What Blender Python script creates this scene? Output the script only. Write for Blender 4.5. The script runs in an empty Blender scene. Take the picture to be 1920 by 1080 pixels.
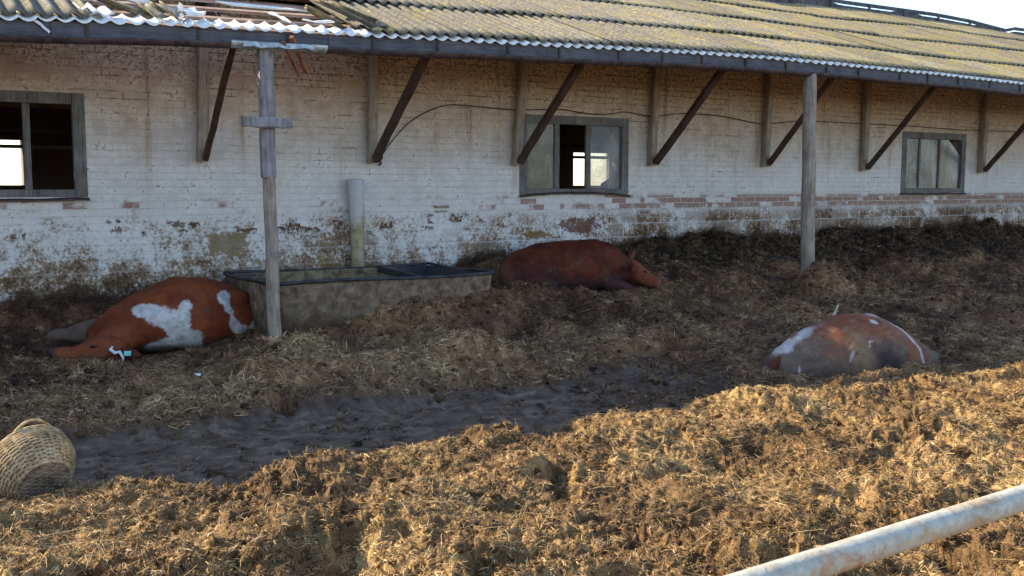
import bpy, bmesh, math, random
import numpy as np
from mathutils import Vector, Matrix, Quaternion
R = math.radians
random.seed(7); RNG = np.random.default_rng(11)
S = bpy.context.scene
COL = S.collection

# ------------------------------------------------------------------ camera
HEAD = R(32.5); PITCH = math.atan(0.1); EYE = 1.9; F = 1900.0
cam = bpy.data.objects.new("camera", bpy.data.cameras.new("camera"))
COL.objects.link(cam)
cam.data.sensor_width = 36; cam.data.lens = F / 1920 * 36
cam.data.clip_start = 0.05; cam.data.clip_end = 2000
cam.location = (0, 0, EYE)
cam.rotation_euler = (R(90) - PITCH, 0, -HEAD)
S.camera = cam

# ------------------------------------------------------------------ light
SUN_EL = R(31.2); SUN_SIDE = R(40)            # sun stands behind the barn, to the left
sd = Vector((-math.sin(SUN_SIDE) * math.cos(SUN_EL), math.cos(SUN_SIDE) * math.cos(SUN_EL), math.sin(SUN_EL)))
W = bpy.data.worlds.new("World"); S.world = W; W.use_nodes = True
nt = W.node_tree
sky = nt.nodes.new("ShaderNodeTexSky"); sky.sky_type = 'NISHITA'; sky.sun_disc = False
sky.sun_elevation = SUN_EL; sky.sun_rotation = math.atan2(sd.x, sd.y)
sky.air_density = 1.0; sky.dust_density = .5; sky.ozone_density = 1.8
bg = nt.nodes["Background"]; nt.links.new(sky.outputs[0], bg.inputs[0]); bg.inputs[1].default_value = 0.15
sl = bpy.data.lights.new("sun", 'SUN'); sl.energy = 4.7; sl.angle = R(0.6); sl.color = (1.0, 0.84, 0.54)
sun = bpy.data.objects.new("sun", sl); COL.objects.link(sun)
sun.rotation_euler = (-sd).to_track_quat('-Z', 'Y').to_euler()
S.view_settings.view_transform = 'Standard'; S.view_settings.look = 'None'
S.view_settings.gamma = 1; S.view_settings.exposure = 1.42

# ------------------------------------------------------------------ helpers
CH, SH = math.cos(HEAD), math.sin(HEAD)
CP, SP = math.cos(PITCH), math.sin(PITCH)
def ray(px, py):
    a = (px - 960) / F; b = (540 - py) / F
    fh = CP + b * SP; up = b * CP - SP          # horizontal forward part, vertical part
    return (SH * fh + CH * a, CH * fh - SH * a, up)
def atY(px, py, Y):
    d = ray(px, py); t = Y / d[1]
    return Vector((d[0] * t, Y, EYE + d[2] * t))
def atZ(px, py, z):
    d = ray(px, py); t = (z - EYE) / d[2]
    return Vector((d[0] * t, d[1] * t, z))

def hash2(ix, iy, s):
    h = (ix.astype(np.int64) * 374761393 + iy.astype(np.int64) * 668265263 + s * 974634777) & 0x7fffffff
    h = ((h ^ (h >> 13)) * 1274126177) & 0x7fffffff
    h = h ^ (h >> 16)
    return (h & 0xffff) / 65535.0
def pn(x, y, s=0):
    """gradient noise, about -0.7..0.7"""
    x = np.asarray(x, float); y = np.asarray(y, float)
    ix = np.floor(x); iy = np.floor(y); fx = x - ix; fy = y - iy
    u = fx * fx * fx * (fx * (fx * 6 - 15) + 10); v = fy * fy * fy * (fy * (fy * 6 - 15) + 10)
    def g(dx, dy):
        a = hash2(ix + dx, iy + dy, s) * 6.2831853
        return np.cos(a) * (fx - dx) + np.sin(a) * (fy - dy)
    a = g(0, 0); b = g(1, 0); c = g(0, 1); d = g(1, 1)
    return (a + u * (b - a)) * (1 - v) + (c + u * (d - c)) * v
def fbm(x, y, s=0, o=4, l=2.03, g=.5):
    t = 0; a = 1
    for k in range(o):
        t = t + a * pn(x, y, s + k * 17); x = x * l; y = y * l; a *= g
    return t
def sst(a, b, x):
    t = np.clip((x - a) / (b - a), 0, 1); return t * t * (3 - 2 * t)

def link(o, parent=None):
    COL.objects.link(o)
    if parent is not None:
        o.parent = parent
    return o
def np_mesh(name, V, Fc, mat, parent=None, smooth=False, attrs=None, origin=None):
    """V (n,3) array, Fc (m,k) array or list of lists; verts in world coordinates, moved to the parent's frame"""
    V = np.asarray(V, np.float32).reshape(-1, 3)
    off = np.zeros(3, np.float32)
    if parent is not None:
        p = parent; o3 = Vector((0, 0, 0))
        while p is not None:
            o3 += p.location; p = p.parent
        off = np.array(o3, np.float32)
    elif origin is not None:
        off = np.array(origin, np.float32)
    me = bpy.data.meshes.new(name)
    if isinstance(Fc, np.ndarray):
        k = Fc.shape[1]; m = Fc.shape[0]
        me.vertices.add(len(V)); me.vertices.foreach_set("co", (V - off).ravel())
        me.loops.add(m * k); me.loops.foreach_set("vertex_index", Fc.astype(np.int32).ravel())
        me.polygons.add(m); me.polygons.foreach_set("loop_start", np.arange(0, m * k, k, dtype=np.int32))
        me.update(calc_edges=True)
    else:
        me.from_pydata([tuple(v) for v in (V - off)], [], Fc); me.update()
    if smooth:
        me.polygons.foreach_set("use_smooth", np.ones(len(me.polygons), bool))
    if attrs:
        for an, arr in attrs.items():
            arr = np.asarray(arr, np.float32)
            if arr.ndim == 1:
                at = me.attributes.new(an, 'FLOAT', 'POINT'); at.data.foreach_set("value", arr)
            else:
                at = me.attributes.new(an, 'FLOAT_COLOR', 'POINT'); at.data.foreach_set("color", arr.ravel())
    if mat: me.materials.append(mat)
    o = bpy.data.objects.new(name, me)
    if parent is None and origin is not None: o.location = origin
    return link(o, parent)
def tag(o, label=None, cat=None, group=None, kind=None):
    if label: o["label"] = label
    if cat: o["category"] = cat
    if group: o["group"] = group
    if kind: o["kind"] = kind
    return o
def empty(name, loc, label, cat, group=None):
    o = bpy.data.objects.new(name, None); COL.objects.link(o); o.location = loc; o.empty_display_size = .2
    return tag(o, label, cat, group)

class MB:
    def __init__(s): s.V = []; s.F = []
    def add(s, V, Fc):
        n = len(s.V); s.V += [tuple(v) for v in V]; s.F += [[n + i for i in f] for f in Fc]
    def box(s, a, b):
        x0, y0, z0 = a; x1, y1, z1 = b
        s.add([(x0,y0,z0),(x1,y0,z0),(x1,y1,z0),(x0,y1,z0),(x0,y0,z1),(x1,y0,z1),(x1,y1,z1),(x0,y1,z1)],
              [[0,3,2,1],[4,5,6,7],[0,1,5,4],[1,2,6,5],[2,3,7,6],[3,0,4,7]])
    def beam(s, p0, p1, w, d, up=(0, 0, 1), n=8, rough=.004, seed=1, ch=.12):
        """hewn timber with chamfered corners; w across, d along 'up'"""
        p0 = Vector(p0); p1 = Vector(p1); ax = (p1 - p0).normalized()
        sx = ax.cross(Vector(up)).normalized(); sy = sx.cross(ax).normalized()
        rr = random.Random(seed); c = ch
        prof = [(-.5+c,-.5),(.5-c,-.5),(.5,-.5+c),(.5,.5-c),(.5-c,.5),(-.5+c,.5),(-.5,.5-c),(-.5,-.5+c)]
        V = []; k = len(prof)
        for i in range(n + 1):
            q = p0.lerp(p1, i / n) + sx * rr.uniform(-rough, rough) + sy * rr.uniform(-rough, rough)
            for (a, b) in prof:
                V.append(q + sx * (a * w + rr.uniform(-rough, rough) * .5) + sy * (b * d + rr.uniform(-rough, rough) * .5))
        Fc = [[i*k+j, i*k+(j+1)%k, (i+1)*k+(j+1)%k, (i+1)*k+j] for i in range(n) for j in range(k)]
        Fc += [list(range(k))[::-1], [n*k+j for j in range(k)]]
        s.add(V, Fc)
    def tube(s, pts, rad, k=10, caps=True, rough=0, seed=3):
        pts = [Vector(p) for p in pts]; n = len(pts); rr = random.Random(seed)
        if not hasattr(rad, '__len__'): rad = [rad] * n
        V = []; pr = None
        ph = [1 + rr.uniform(-rough, rough) for _ in range(k)]
        for i in range(n):
            t = (pts[min(i+1, n-1)] - pts[max(i-1, 0)]).normalized()
            if pr is None:
                a = Vector((0, 0, 1)) if abs(t.z) < .9 else Vector((1, 0, 0))
                u = t.cross(a).normalized()
            else:
                u = (pr - t * pr.dot(t)).normalized()
            pr = u; v = t.cross(u)
            for j in range(k):
                a = 2 * math.pi * j / k
                r = rad[i] * ph[j] * (1 + rr.uniform(-rough, rough) * .4)
                V.append(pts[i] + u * (math.cos(a) * r) + v * (math.sin(a) * r))
        Fc = [[i*k+j, i*k+(j+1)%k, (i+1)*k+(j+1)%k, (i+1)*k+j] for i in range(n-1) for j in range(k)]
        if caps: Fc += [list(range(k))[::-1], [(n-1)*k+j for j in range(k)]]
        s.add(V, Fc)
    def build(s, name, mat, parent=None, smooth=False, origin=None):
        return np_mesh(name, np.array(s.V), s.F, mat, parent, smooth, origin=origin)

# ------------------------------------------------------------------ materials
class NT:
    def __init__(s, name):
        s.m = bpy.data.materials.new(name); s.m.use_nodes = True; s.t = s.m.node_tree
        s.b = s.t.nodes["Principled BSDF"]; s.pos = s.n("ShaderNodeNewGeometry").outputs["Position"]
        s.out = s.t.nodes["Material Output"]
    def n(s, ty, **kw):
        o = s.t.nodes.new(ty)
        for k, v in kw.items(): setattr(o, k, v)
        return o
    def set(s, sock, v):
        if isinstance(v, bpy.types.NodeSocket): s.t.links.new(v, sock)
        elif v is not None:
            if hasattr(sock.default_value, '__len__') and not hasattr(v, '__len__'): v = (v,) * len(sock.default_value)
            if hasattr(sock.default_value, '__len__') and len(sock.default_value) == 4 and len(v) == 3: v = (*v, 1)
            sock.default_value = v
    def math(s, op, a, b=None, c=None, clamp=False):
        o = s.n("ShaderNodeMath", operation=op, use_clamp=clamp)
        for i, v in enumerate((a, b, c)):
            if v is not None: s.set(o.inputs[i], v)
        return o.outputs[0]
    def vscale(s, v, sc):
        o = s.n("ShaderNodeVectorMath", operation='MULTIPLY'); s.set(o.inputs[0], v); s.set(o.inputs[1], sc); return o.outputs[0]
    def vadd(s, v, sc):
        o = s.n("ShaderNodeVectorMath", operation='ADD'); s.set(o.inputs[0], v); s.set(o.inputs[1], sc); return o.outputs[0]
    def noise(s, v=None, scale=5, detail=5, rough=.6, dist=0, color=False):
        o = s.n("ShaderNodeTexNoise"); s.set(o.inputs["Vector"], v if v is not None else s.pos)
        o.inputs["Scale"].default_value = scale; o.inputs["Detail"].default_value = detail
        o.inputs["Roughness"].default_value = rough; o.inputs["Distortion"].default_value = dist
        return o.outputs[1 if color else 0]
    def ss(s, x, a, b, lo=0., hi=1.):
        o = s.n("ShaderNodeMapRange", interpolation_type='SMOOTHSTEP'); s.set(o.inputs[0], x)
        o.inputs[1].default_value = a; o.inputs[2].default_value = b; o.inputs[3].default_value = lo; o.inputs[4].default_value = hi
        return o.outputs[0]
    def mix(s, f, a, b, mode='MIX'):
        o = s.n("ShaderNodeMix", data_type='RGBA', blend_type=mode)
        s.set(o.inputs[0], f); s.set(o.inputs[6], a); s.set(o.inputs[7], b); return o.outputs[2]
    def ramp(s, f, stops):
        o = s.n("ShaderNodeValToRGB"); e = o.color_ramp.elements
        while len(e) < len(stops): e.new(.5)
        for i, (p, c) in enumerate(stops): e[i].position = p; e[i].color = (*c, 1) if len(c) == 3 else c
        s.set(o.inputs[0], f); return o.outputs[0]
    def attr(s, name, col=False):
        o = s.n("ShaderNodeAttribute", attribute_name=name); return o.outputs["Color" if col else "Fac"]
    def sep(s, v=None):
        o = s.n("ShaderNodeSeparateXYZ"); s.set(o.inputs[0], v if v is not None else s.pos); return o.outputs
    def comb(s, x, y, z):
        o = s.n("ShaderNodeCombineXYZ"); s.set(o.inputs[0], x); s.set(o.inputs[1], y); s.set(o.inputs[2], z); return o.outputs[0]
    def bump(s, h, strength=.5, dist=.01):
        o = s.n("ShaderNodeBump"); s.set(o.inputs["Height"], h)
        o.inputs["Strength"].default_value = strength; o.inputs["Distance"].default_value = dist
        s.t.links.new(o.outputs[0], s.b.inputs["Normal"])
    def fin(s, col=None, rough=.9, spec=.3, metal=0):
        s.set(s.b.inputs["Base Color"], col); s.set(s.b.inputs["Roughness"], rough)
        s.b.inputs["Specular IOR Level"].default_value = spec; s.set(s.b.inputs["Metallic"], metal)
        return s.m

def wood_mat(name, dark, light, scale=1, axis='z', rough=.9):
    t = NT(name)
    st = {'z': (60, 60, 3), 'x': (3, 60, 60), 'y': (60, 3, 60)}[axis]
    g = t.noise(t.vscale(t.pos, tuple(c * scale for c in st)), 1, 6, .65, .4)
    b = t.noise(None, 6, 4, .6)
    f = t.math('ADD', t.math('MULTIPLY', g, .65), t.math('MULTIPLY', b, .45))
    c = t.ramp(f, [(.38, dark), (.68, light)])
    t.bump(g, .5, .006)
    return t.fin(c, rough, .2)

M = {}
M['grey_wood'] = wood_mat('weathered_grey_wood', (.09, .08, .085), (.30, .28, .29))
M['post_wood'] = wood_mat('post_wood', (.13, .095, .07), (.36, .30, .25))
M['strut_wood'] = wood_mat('strut_wood', (.15, .12, .09), (.38, .31, .25))
M['brace_wood'] = wood_mat('brace_wood', (.035, .02, .018), (.11, .065, .05))
M['fascia'] = wood_mat('fascia_wood', (.045, .045, .055), (.12, .12, .14), axis='x')
M['batten'] = wood_mat('batten_wood', (.20, .10, .07), (.50, .36, .28), axis='x')
M['dark_wood'] = wood_mat('dark_rafter_wood', (.03, .022, .018), (.09, .065, .05))
M['frame'] = wood_mat('window_frame_wood', (.065, .057, .053), (.19, .175, .165))
M['splinter'] = wood_mat('orange_splinter', (.12, .04, .02), (.33, .14, .08))

# ground -----------------------------------------------------------
def ground_mat():
    t = NT('manure_ground')
    wet = t.attr('wet'); st = t.attr('straw')
    n1 = t.noise(None, 9, 6, .7, .8); n2 = t.noise(None, 45, 5, .7, 1.5); n3 = t.noise(None, 2.2, 4, .6)
    fib = t.noise(t.vscale(t.pos, (25, 110, 60)), 1, 4, .7, 2.0)
    fib2 = t.noise(t.vscale(t.pos, (110, 30, 60)), 1, 4, .7, 2.0)
    f = t.math('ADD', t.math('MULTIPLY', n1, .45), t.math('ADD', t.math('MULTIPLY', n2, .3), t.math('ADD', t.math('MULTIPLY', fib, .15), t.math('MULTIPLY', fib2, .15))))
    f = t.math('ADD', f, t.math('MULTIPLY', t.math('SUBTRACT', st, .5), .30))
    c = t.ramp(f, [(.36, (.036, .015, .009)), (.50, (.16, .078, .042)), (.60, (.31, .17, .085)), (.74, (.46, .30, .15))])
    cd = t.ramp(f, [(.36, (.038, .020, .009)), (.50, (.15, .086, .038)), (.60, (.30, .19, .082)), (.74, (.52, .37, .175))])
    c = t.mix(t.attr('sunlit_tone'), c, cd)  # sunlight painted into the ground colour: yellower palette in the sun, redder in shade
    wc = t.ramp(t.noise(None, 5, 6, .7, 1), [(.35, (.055, .033, .022)), (.52, (.13, .088, .060)), (.68, (.23, .17, .12))])
    c = t.mix(wet, c, wc)
    t.bump(t.math('ADD', n2, t.math('MULTIPLY', fib, .6)), .55, .010)
    pud = t.ss(t.noise(None, 2.6, 5, .6, .6), .50, .60)
    r = t.math('SUBTRACT', .93, t.math('MULTIPLY', wet, t.math('ADD', .35, t.math('MULTIPLY', pud, .15))))
    return t.fin(c, r, .22)
M['ground'] = ground_mat()
def straw_mat(name):
    t = NT(name); c = t.attr('col', True)
    n = t.noise(None, 60, 3, .6)
    t.b.inputs["Roughness"].default_value = .65
    return t.fin(t.mix(.35, c, t.mix(t.ss(n, .35, .65), (.3, .3, .3), (1, 1, 1)), 'MULTIPLY'), .62, .35)
M['straw'] = straw_mat('straw')
def clod_mat():
    t = NT('manure_clod'); c = t.attr('col', True)
    n = t.noise(None, 55, 6, .75, 1.5); n2 = t.noise(t.vscale(t.pos, (30, 130, 70)), 1, 4, .7, 2)
    f = t.math('ADD', t.math('MULTIPLY', n, .6), t.math('MULTIPLY', n2, .4))
    k = t.ramp(f, [(.36, (.22, .18, .16)), (.5, (.85, .8, .75)), (.66, (2.0, 2.0, 1.9))])
    t.bump(f, 1, .012)
    return t.fin(t.mix(1., c, k, 'MULTIPLY'), .9, .25)
M['clod'] = clod_mat()

_q = [atY(1085, 422, 11.6), atY(1010, 440, 11.6), atY(225, 432, 11.6), atY(325, 420, 11.6), atY(430, 455, 11.6)]
PATCHES = [(_q[0].x, _q[0].z, .50, .14, (.085, .032, .022)), (_q[1].x, _q[1].z, .28, .06, (.13, .07, .02)), (_q[2].x, _q[2].z, .20, .06, (.075, .035, .02)), (_q[3].x, _q[3].z, .20, .06, (.075, .035, .02)), (_q[4].x, _q[4].z, .30, .16, (.14, .10, .055))]
# brick wall -------------------------------------------------------
def wall_mat(inner=False):
    t = NT('whitewashed_brick' if not inner else 'dark_inner_brick')
    s = t.sep(); x, y, z = s[0], s[1], s[2]
    wv = t.noise(None, 3, 3, .5, 0, True)
    wp = t.vadd(t.pos, t.vscale(t.vadd(wv, (-.5, -.5, -.5)), (.02, 0, .025)))
    ws = t.sep(wp)
    uv = t.comb(t.math('ADD', ws[0], ws[1]), ws[2], 0)
    br = t.n("ShaderNodeTexBrick"); t.set(br.inputs["Vector"], uv)
    br.inputs["Scale"].default_value = 1; br.inputs["Brick Width"].default_value = .262; br.inputs["Row Height"].default_value = .079
    br.inputs["Mortar Size"].default_value = .0055; br.inputs["Mortar Smooth"].default_value = .3
    br.inputs["Color1"].default_value = (0, 0, 0, 1); br.inputs["Color2"].default_value = (1, 1, 1, 1); br.inputs["Mortar"].default_value = (.5, .5, .5, 1)
    mort = br.outputs["Fac"]; rnd = br.outputs["Color"]
    blk = t.n("ShaderNodeTexBrick"); t.set(blk.inputs["Vector"], uv)
    blk.inputs["Scale"].default_value = 1; blk.inputs["Brick Width"].default_value = .47; blk.inputs["Row Height"].default_value = .195
    blk.inputs["Mortar Size"].default_value = .012; blk.inputs["Mortar Smooth"].default_value = .6
    blk.inputs["Color1"].default_value = (0, 0, 0, 1); blk.inputs["Color2"].default_value = (1, 1, 1, 1); blk.inputs["Mortar"].default_value = (.5, .5, .5, 1)
    big = t.noise(None, 1.1, 4, .6); med = t.noise(None, 5, 6, .65, .3); fine = t.noise(None, 28, 6, .72, .4)
    streak = t.noise(t.vscale(t.pos, (5.5, 5.5, .35)), 1, 4, .6)
    base = t.mix(t.ss(med, .3, .7), (.52, .485, .46), (.66, .62, .595))
    # yellowed, dusty whitewash with run-down streaks; browning towards the eave is partly painted shade
    zt = t.math('ADD', z, t.math('MULTIPLY', t.math('SUBTRACT', streak, .5), 1.5))
    zt = t.math('ADD', zt, t.math('MULTIPLY', t.math('SUBTRACT', big, .5), .7))
    c = t.mix(t.ss(zt, 1.9, 3.1, 0, .85), base, t.mix(t.ss(med, .35, .65), (.38, .26, .175), (.54, .42, .31)))
    c = t.mix(t.ss(t.math('ADD', t.math('MULTIPLY', t.ss(z, 2.5, 3.8), .22), t.math('MULTIPLY', med, t.ss(fine, .3, .7))), .42, .56, 0, .75), c, (.12, .075, .045))
    c = t.mix(t.math('MULTIPLY', t.ss(streak, .56, .70), t.ss(z, 1.7, 3.0, .05, .55)), c, (.16, .10, .06))
    # open joints
    jn = t.noise(t.vscale(t.pos, (2.2, 2.2, 9)), 1, 5, .7)
    jm = t.math('MULTIPLY', mort, t.ss(t.math('ADD', jn, t.math('MULTIPLY', t.ss(z, 2.2, 3.6), .13)), .575, .68))
    jm = t.math('MULTIPLY', jm, t.ss(z, 1.55, 1.7))
    c = t.mix(t.math('MULTIPLY', jm, .85), c, (.06, .04, .03))
    # faint tone of every joint
    c = t.mix(t.math('MULTIPLY', mort, t.ss(med, .35, .65, .0, .11)), c, (.30, .25, .22))
    # exposed red brick band; more of it to the right
    bandw = t.math('MULTIPLY', t.ss(z, 1.52, 1.60), t.math('SUBTRACT', 1, t.ss(z, 1.74, 1.82)))
    rx = t.ss(x, 5.5, 12, .02, .30)
    ex = t.math('ADD', t.math('ADD', t.math('MULTIPLY', rnd, .34), t.math('MULTIPLY', t.noise(None, 3.0, 5, .65, .5), .66)), rx)
    exm = t.math('MULTIPLY', t.math('MULTIPLY', t.ss(ex, .62, .72), bandw), t.math('SUBTRACT', 1, t.math('MULTIPLY', mort, .9)))
    exm = t.math('MULTIPLY', exm, t.ss(fine, .30, .46))
    redb = t.mix(t.ss(fine, .35, .65), (.13, .055, .035), (.31, .14, .09))
    c = t.mix(t.math('MULTIPLY', exm, .85), c, redb)
    # lower masonry: rough blocks, patchy whitewash, splatter
    low = t.math('SUBTRACT', 1, t.ss(t.math('ADD', z, t.math('MULTIPLY', t.math('SUBTRACT', med, .5), .35)), 1.46, 1.66))
    sp = t.math('ADD', t.math('MULTIPLY', fine, .55), t.math('MULTIPLY', med, .45))
    depth = t.ss(z, .55, 1.6, .115, -.045)
    sp = t.math('ADD', sp, depth)
    sp = t.math('ADD', sp, t.ss(x, 4, 14, 0, .10))
    sp = t.math('ADD', sp, t.math('MULTIPLY', t.math('SUBTRACT', t.noise(None, 1.6, 3, .5), .5), .35))
    lowc = t.ramp(sp, [(.40, (.64, .61, .60)), (.50, (.52, .49, .47)), (.545, (.30, .23, .175)), (.62, (.14, .080, .045)), (.72, (.045, .03, .022))])
    stone = t.mix(t.ss(fine, .36, .6), (.13, .085, .06), (.40, .34, .30))
    stm = t.math('MULTIPLY', t.ss(t.math('ADD', t.math('MULTIPLY', blk.outputs["Color"], .4), t.math('MULTIPLY', med, .8)), .62, .76), t.ss(x, 3, 11, .05, .7))
    lowc = t.mix(t.math('MULTIPLY', stm, t.ss(fine, .34, .5)), lowc, stone)
    lowc = t.mix(t.math('MULTIPLY', t.math('MULTIPLY', blk.outputs["Fac"], t.ss(x, 2, 9, .25, .8)), t.ss(fine, .38, .6, .1, .9)), lowc, (.56, .56, .58))
    ochre = t.math('MULTIPLY', t.ss(t.noise(None, 2.4, 5, .6, .3), .56, .64), t.ss(fine, .42, .58))
    lowc = t.mix(t.math('MULTIPLY', ochre, .7), lowc, (.24, .145, .05))
    c = t.mix(low, c, lowc)
    # dark brown torn patches where the wash has come off
    pt = t.ss(t.math('ADD', t.math('MULTIPLY', t.noise(None, 3.3, 6, .65, .2), .7), t.math('MULTIPLY', rnd, .12)), .47, .50)
    pb = t.math('MULTIPLY', t.ss(z, 1.30, 1.40), t.math('SUBTRACT', 1, t.ss(z, 1.52, 1.58)))
    c = t.mix(t.math('MULTIPLY', t.math('MULTIPLY', pt, pb), t.ss(fine, .38, .48)), c, (.10, .05, .03))
    # big torn patch above the middle cow and a smaller one at the left
    for (cx_, cz_, rx_, rz_, col_) in PATCHES:
        dd = t.math('ADD', t.math('POWER', t.math('DIVIDE', t.math('SUBTRACT', x, cx_), rx_), 2), t.math('POWER', t.math('DIVIDE', t.math('SUBTRACT', z, cz_), rz_), 2))
        pm = t.ss(t.math('ADD', t.math('SUBTRACT', 1, dd), t.math('MULTIPLY', t.math('SUBTRACT', sp, .5), 5)), .25, .55)
        c = t.mix(t.math('MULTIPLY', pm, .85), c, t.mix(t.ss(fine, .35, .65), col_, tuple(v_ * 1.9 for v_ in col_)))
    # fly specks and flecks everywhere
    fl = t.ss(t.noise(t.vscale(t.pos, (14, 14, 26)), 1, 6, .75), .64, .70)
    c = t.mix(t.math('MULTIPLY', fl, .75), c, (.12, .08, .055))
    # dung splashed over the foot of the wall
    dz = t.math('SUBTRACT', z, t.attr('dung'))
    dg = t.math('SUBTRACT', 1, t.ss(t.math('ADD', dz, t.math('MULTIPLY', t.math('SUBTRACT', sp, .5), -.7)), -.02, .16))
    c = t.mix(dg, c, t.mix(t.ss(fine, .4, .6), (.018, .011, .008), (.07, .04, .022)))
    if inner: c = t.mix(.75, c, (.16, .11, .10))  # inner faces mixed towards a flat dark brown
    h = t.math('ADD', t.math('MULTIPLY', mort, -.5), t.math('ADD', t.math('MULTIPLY', fine, .9), t.math('MULTIPLY', med, .9)))
    t.bump(h, .75, .012)
    return t.fin(c, .95, .15)
M['wall'] = wall_mat(); M['inner'] = wall_mat(True)

def roof_mat():
    t = NT('lichened_fibre_cement'); v = t.attr('tone')
    n = t.noise(None, 2.2, 5, .6); f = t.noise(None, 22, 6, .7); g = t.noise(None, 7, 5, .7, .5)
    x = t.sep()[0]
    c = t.mix(t.ss(f, .3, .7), (.13, .115, .095), (.33, .30, .25))
    c = t.mix(t.ss(t.math('ADD', t.math('MULTIPLY', n, .6), t.math('ADD', t.math('MULTIPLY', g, .4), t.ss(x, 5, 16, -.03, .05))), .47, .62, 0, .7), c, (.33, .27, .10))
    lic = t.math('MULTIPLY', t.ss(t.noise(None, 14, 5, .75), .57, .64), t.ss(g, .45, .58))
    c = t.mix(t.math('MULTIPLY', lic, .85), c, (.62, .47, .10))
    c = t.mix(t.ss(t.noise(None, 30, 4, .8), .68, .73, 0, .8), c, (.62, .62, .58))
    v = t.math('MULTIPLY', v, .80)
    c = t.mix(1., c, t.comb(v, v, v), 'MULTIPLY')
    # crests keep the sheet tone, valleys go darker (attribute crest: 0 valley, 1 crest)
    c = t.mix(t.ss(t.attr('crest'), 0.0, .8, .62, 0), c, (.075, .07, .062))
    t.bump(t.math('ADD', f, t.math('MULTIPLY', t.noise(None, 80, 3, .7), .5)), .6, .008)
    return t.fin(c, .93, .2)
M['roof'] = roof_mat()
def simple(name, a, b, scale=8, rough=.85, bump=.4, metal=0, spec=.3, thr=(.35, .65)):
    t = NT(name); n = t.noise(None, scale, 6, .65, .3)
    t.bump(n, bump, .008); return t.fin(t.mix(t.ss(n, *thr), a, b), rough, spec, metal)
M['eave_white'] = simple('pale_eave_sheet', (.62, .62, .60), (.80, .80, .78), 14)
M['slate'] = simple('slate_blue_debris', (.16, .17, .20), (.30, .31, .34), 20)
M['debris_white'] = simple('white_debris', (.60, .59, .56), (.80, .79, .76), 20)
M['gutter'] = simple('dark_gutter', (.025, .016, .018), (.075, .05, .05), 9, .6)
M['zinc'] = simple('zinc', (.22, .25, .26), (.48, .53, .54), 12, .45, .3, .5)
M['ridge'] = simple('dark_ridge', (.05, .048, .055), (.12, .115, .12), 8)
M['tank'] = simple('black_rim', (.012, .012, .018), (.05, .05, .06), 10, .55)
M['cable'] = simple('cable', (.01, .008, .01), (.03, .02, .02), 10, .7)
M['mound'] = simple('pale_hay', (.16, .12, .07), (.42, .35, .23), 14)
def tank_side():
    t = NT('caked_trough_side'); n = t.noise(None, 9, 6, .7, .4); b = t.noise(None, 2.5, 4, .6); z = t.sep()[2]
    c = t.ramp(n, [(.33, (.07, .045, .03)), (.5, (.17, .12, .085)), (.68, (.28, .215, .165))])
    c = t.mix(t.ss(t.math('ADD', z, t.math('MULTIPLY', b, .5)), .62, 1.0, .75, 0), c, (.05, .03, .018))
    t.bump(n, .9, .02); return t.fin(c, .95, .2)
M['tank_side'] = tank_side()
def tank_in():
    t = NT('trough_inside'); n = t.noise(None, 6, 6, .7, .4); x = t.sep()[0]
    m = t.math('MULTIPLY', t.ss(x, 3.3, 3.9), t.math('SUBTRACT', 1, t.ss(x, 5.2, 5.7)))
    c = t.mix(t.math('MULTIPLY', m, t.ss(n, .3, .5)), (.03, .028, .035), t.mix(t.ss(n, .4, .6), (.10, .068, .030), (.22, .165, .085)))
    t.bump(n, .5, .01); return t.fin(c, .8, .3)
M['tank_in'] = tank_in()
def glass_mat(name, a, b, alpha):
    t = NT(name); n = t.noise(t.vscale(t.pos, (3, 3, 1.6)), 1, 5, .6, .6); f = t.noise(None, 30, 4, .7)
    c = t.mix(t.ss(n, .35, .65), a, b)
    t.fin(c, .22, .5)
    al = t.math('ADD', alpha, t.math('MULTIPLY', t.ss(t.math('ADD', t.math('MULTIPLY', n, .6), t.math('MULTIPLY', f, .4)), .4, .65), .25), clamp=True)
    t.set(t.b.inputs["Alpha"], al)
    return t.m
M['glass_dusty'] = glass_mat('dusty_glass', (.10, .09, .075), (.26, .23, .18), .48)
M['glass_blue'] = glass_mat('bluish_dusty_glass', (.13, .15, .19), (.24, .26, .30), .30)
M['glass_sky'] = glass_mat('dirty_sky_tinted_glass', (.09, .085, .08), (.17, .19, .23), .74)  # dirty panes with the bluish sky reflection mixed into their colour
def pipe_mat():
    t = NT('rusty_white_pipe'); n = t.noise(t.vscale(t.pos, (9, 9, 14)), 1, 6, .7, .4); m = t.noise(None, 40, 5, .7); q = t.noise(None, 3.0, 3, .5)
    c = t.mix(t.ss(m, .35, .65), (.33, .32, .27), (.47, .45, .39))
    r = t.ss(t.math('ADD', t.math('MULTIPLY', n, .7), t.math('ADD', t.math('MULTIPLY', m, .2), t.math('MULTIPLY', q, .2))), .53, .66)
    c = t.mix(r, c, t.mix(t.ss(m, .35, .6), (.30, .15, .07), (.42, .28, .15)))
    red = t.math('MULTIPLY', t.ss(n, .50, .62), t.ss(q, .52, .6))
    c = t.mix(t.math('MULTIPLY', red, .75), c, (.36, .13, .12))
    t.bump(t.math('SUBTRACT', m, r), .35, .004)
    return t.fin(c, .55, .45)
M['pipe'] = pipe_mat()
def wash_pipe():
    t = NT('whitewashed_pipe'); n = t.noise(None, 9, 5, .6); s = t.sep()
    k = t.math('ADD', t.math('ADD', s[2], t.math('MULTIPLY', n, .4)), t.math('MULTIPLY', s[0], -1.1))
    c = t.mix(t.ss(k, -3.95, -3.75), t.mix(t.ss(n, .4, .6), (.26, .21, .12), (.36, .31, .20)), (.44, .43, .43))
    t.bump(n, .5, .01); return t.fin(c, .9, .2)
M['wash_pipe'] = wash_pipe()
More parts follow.
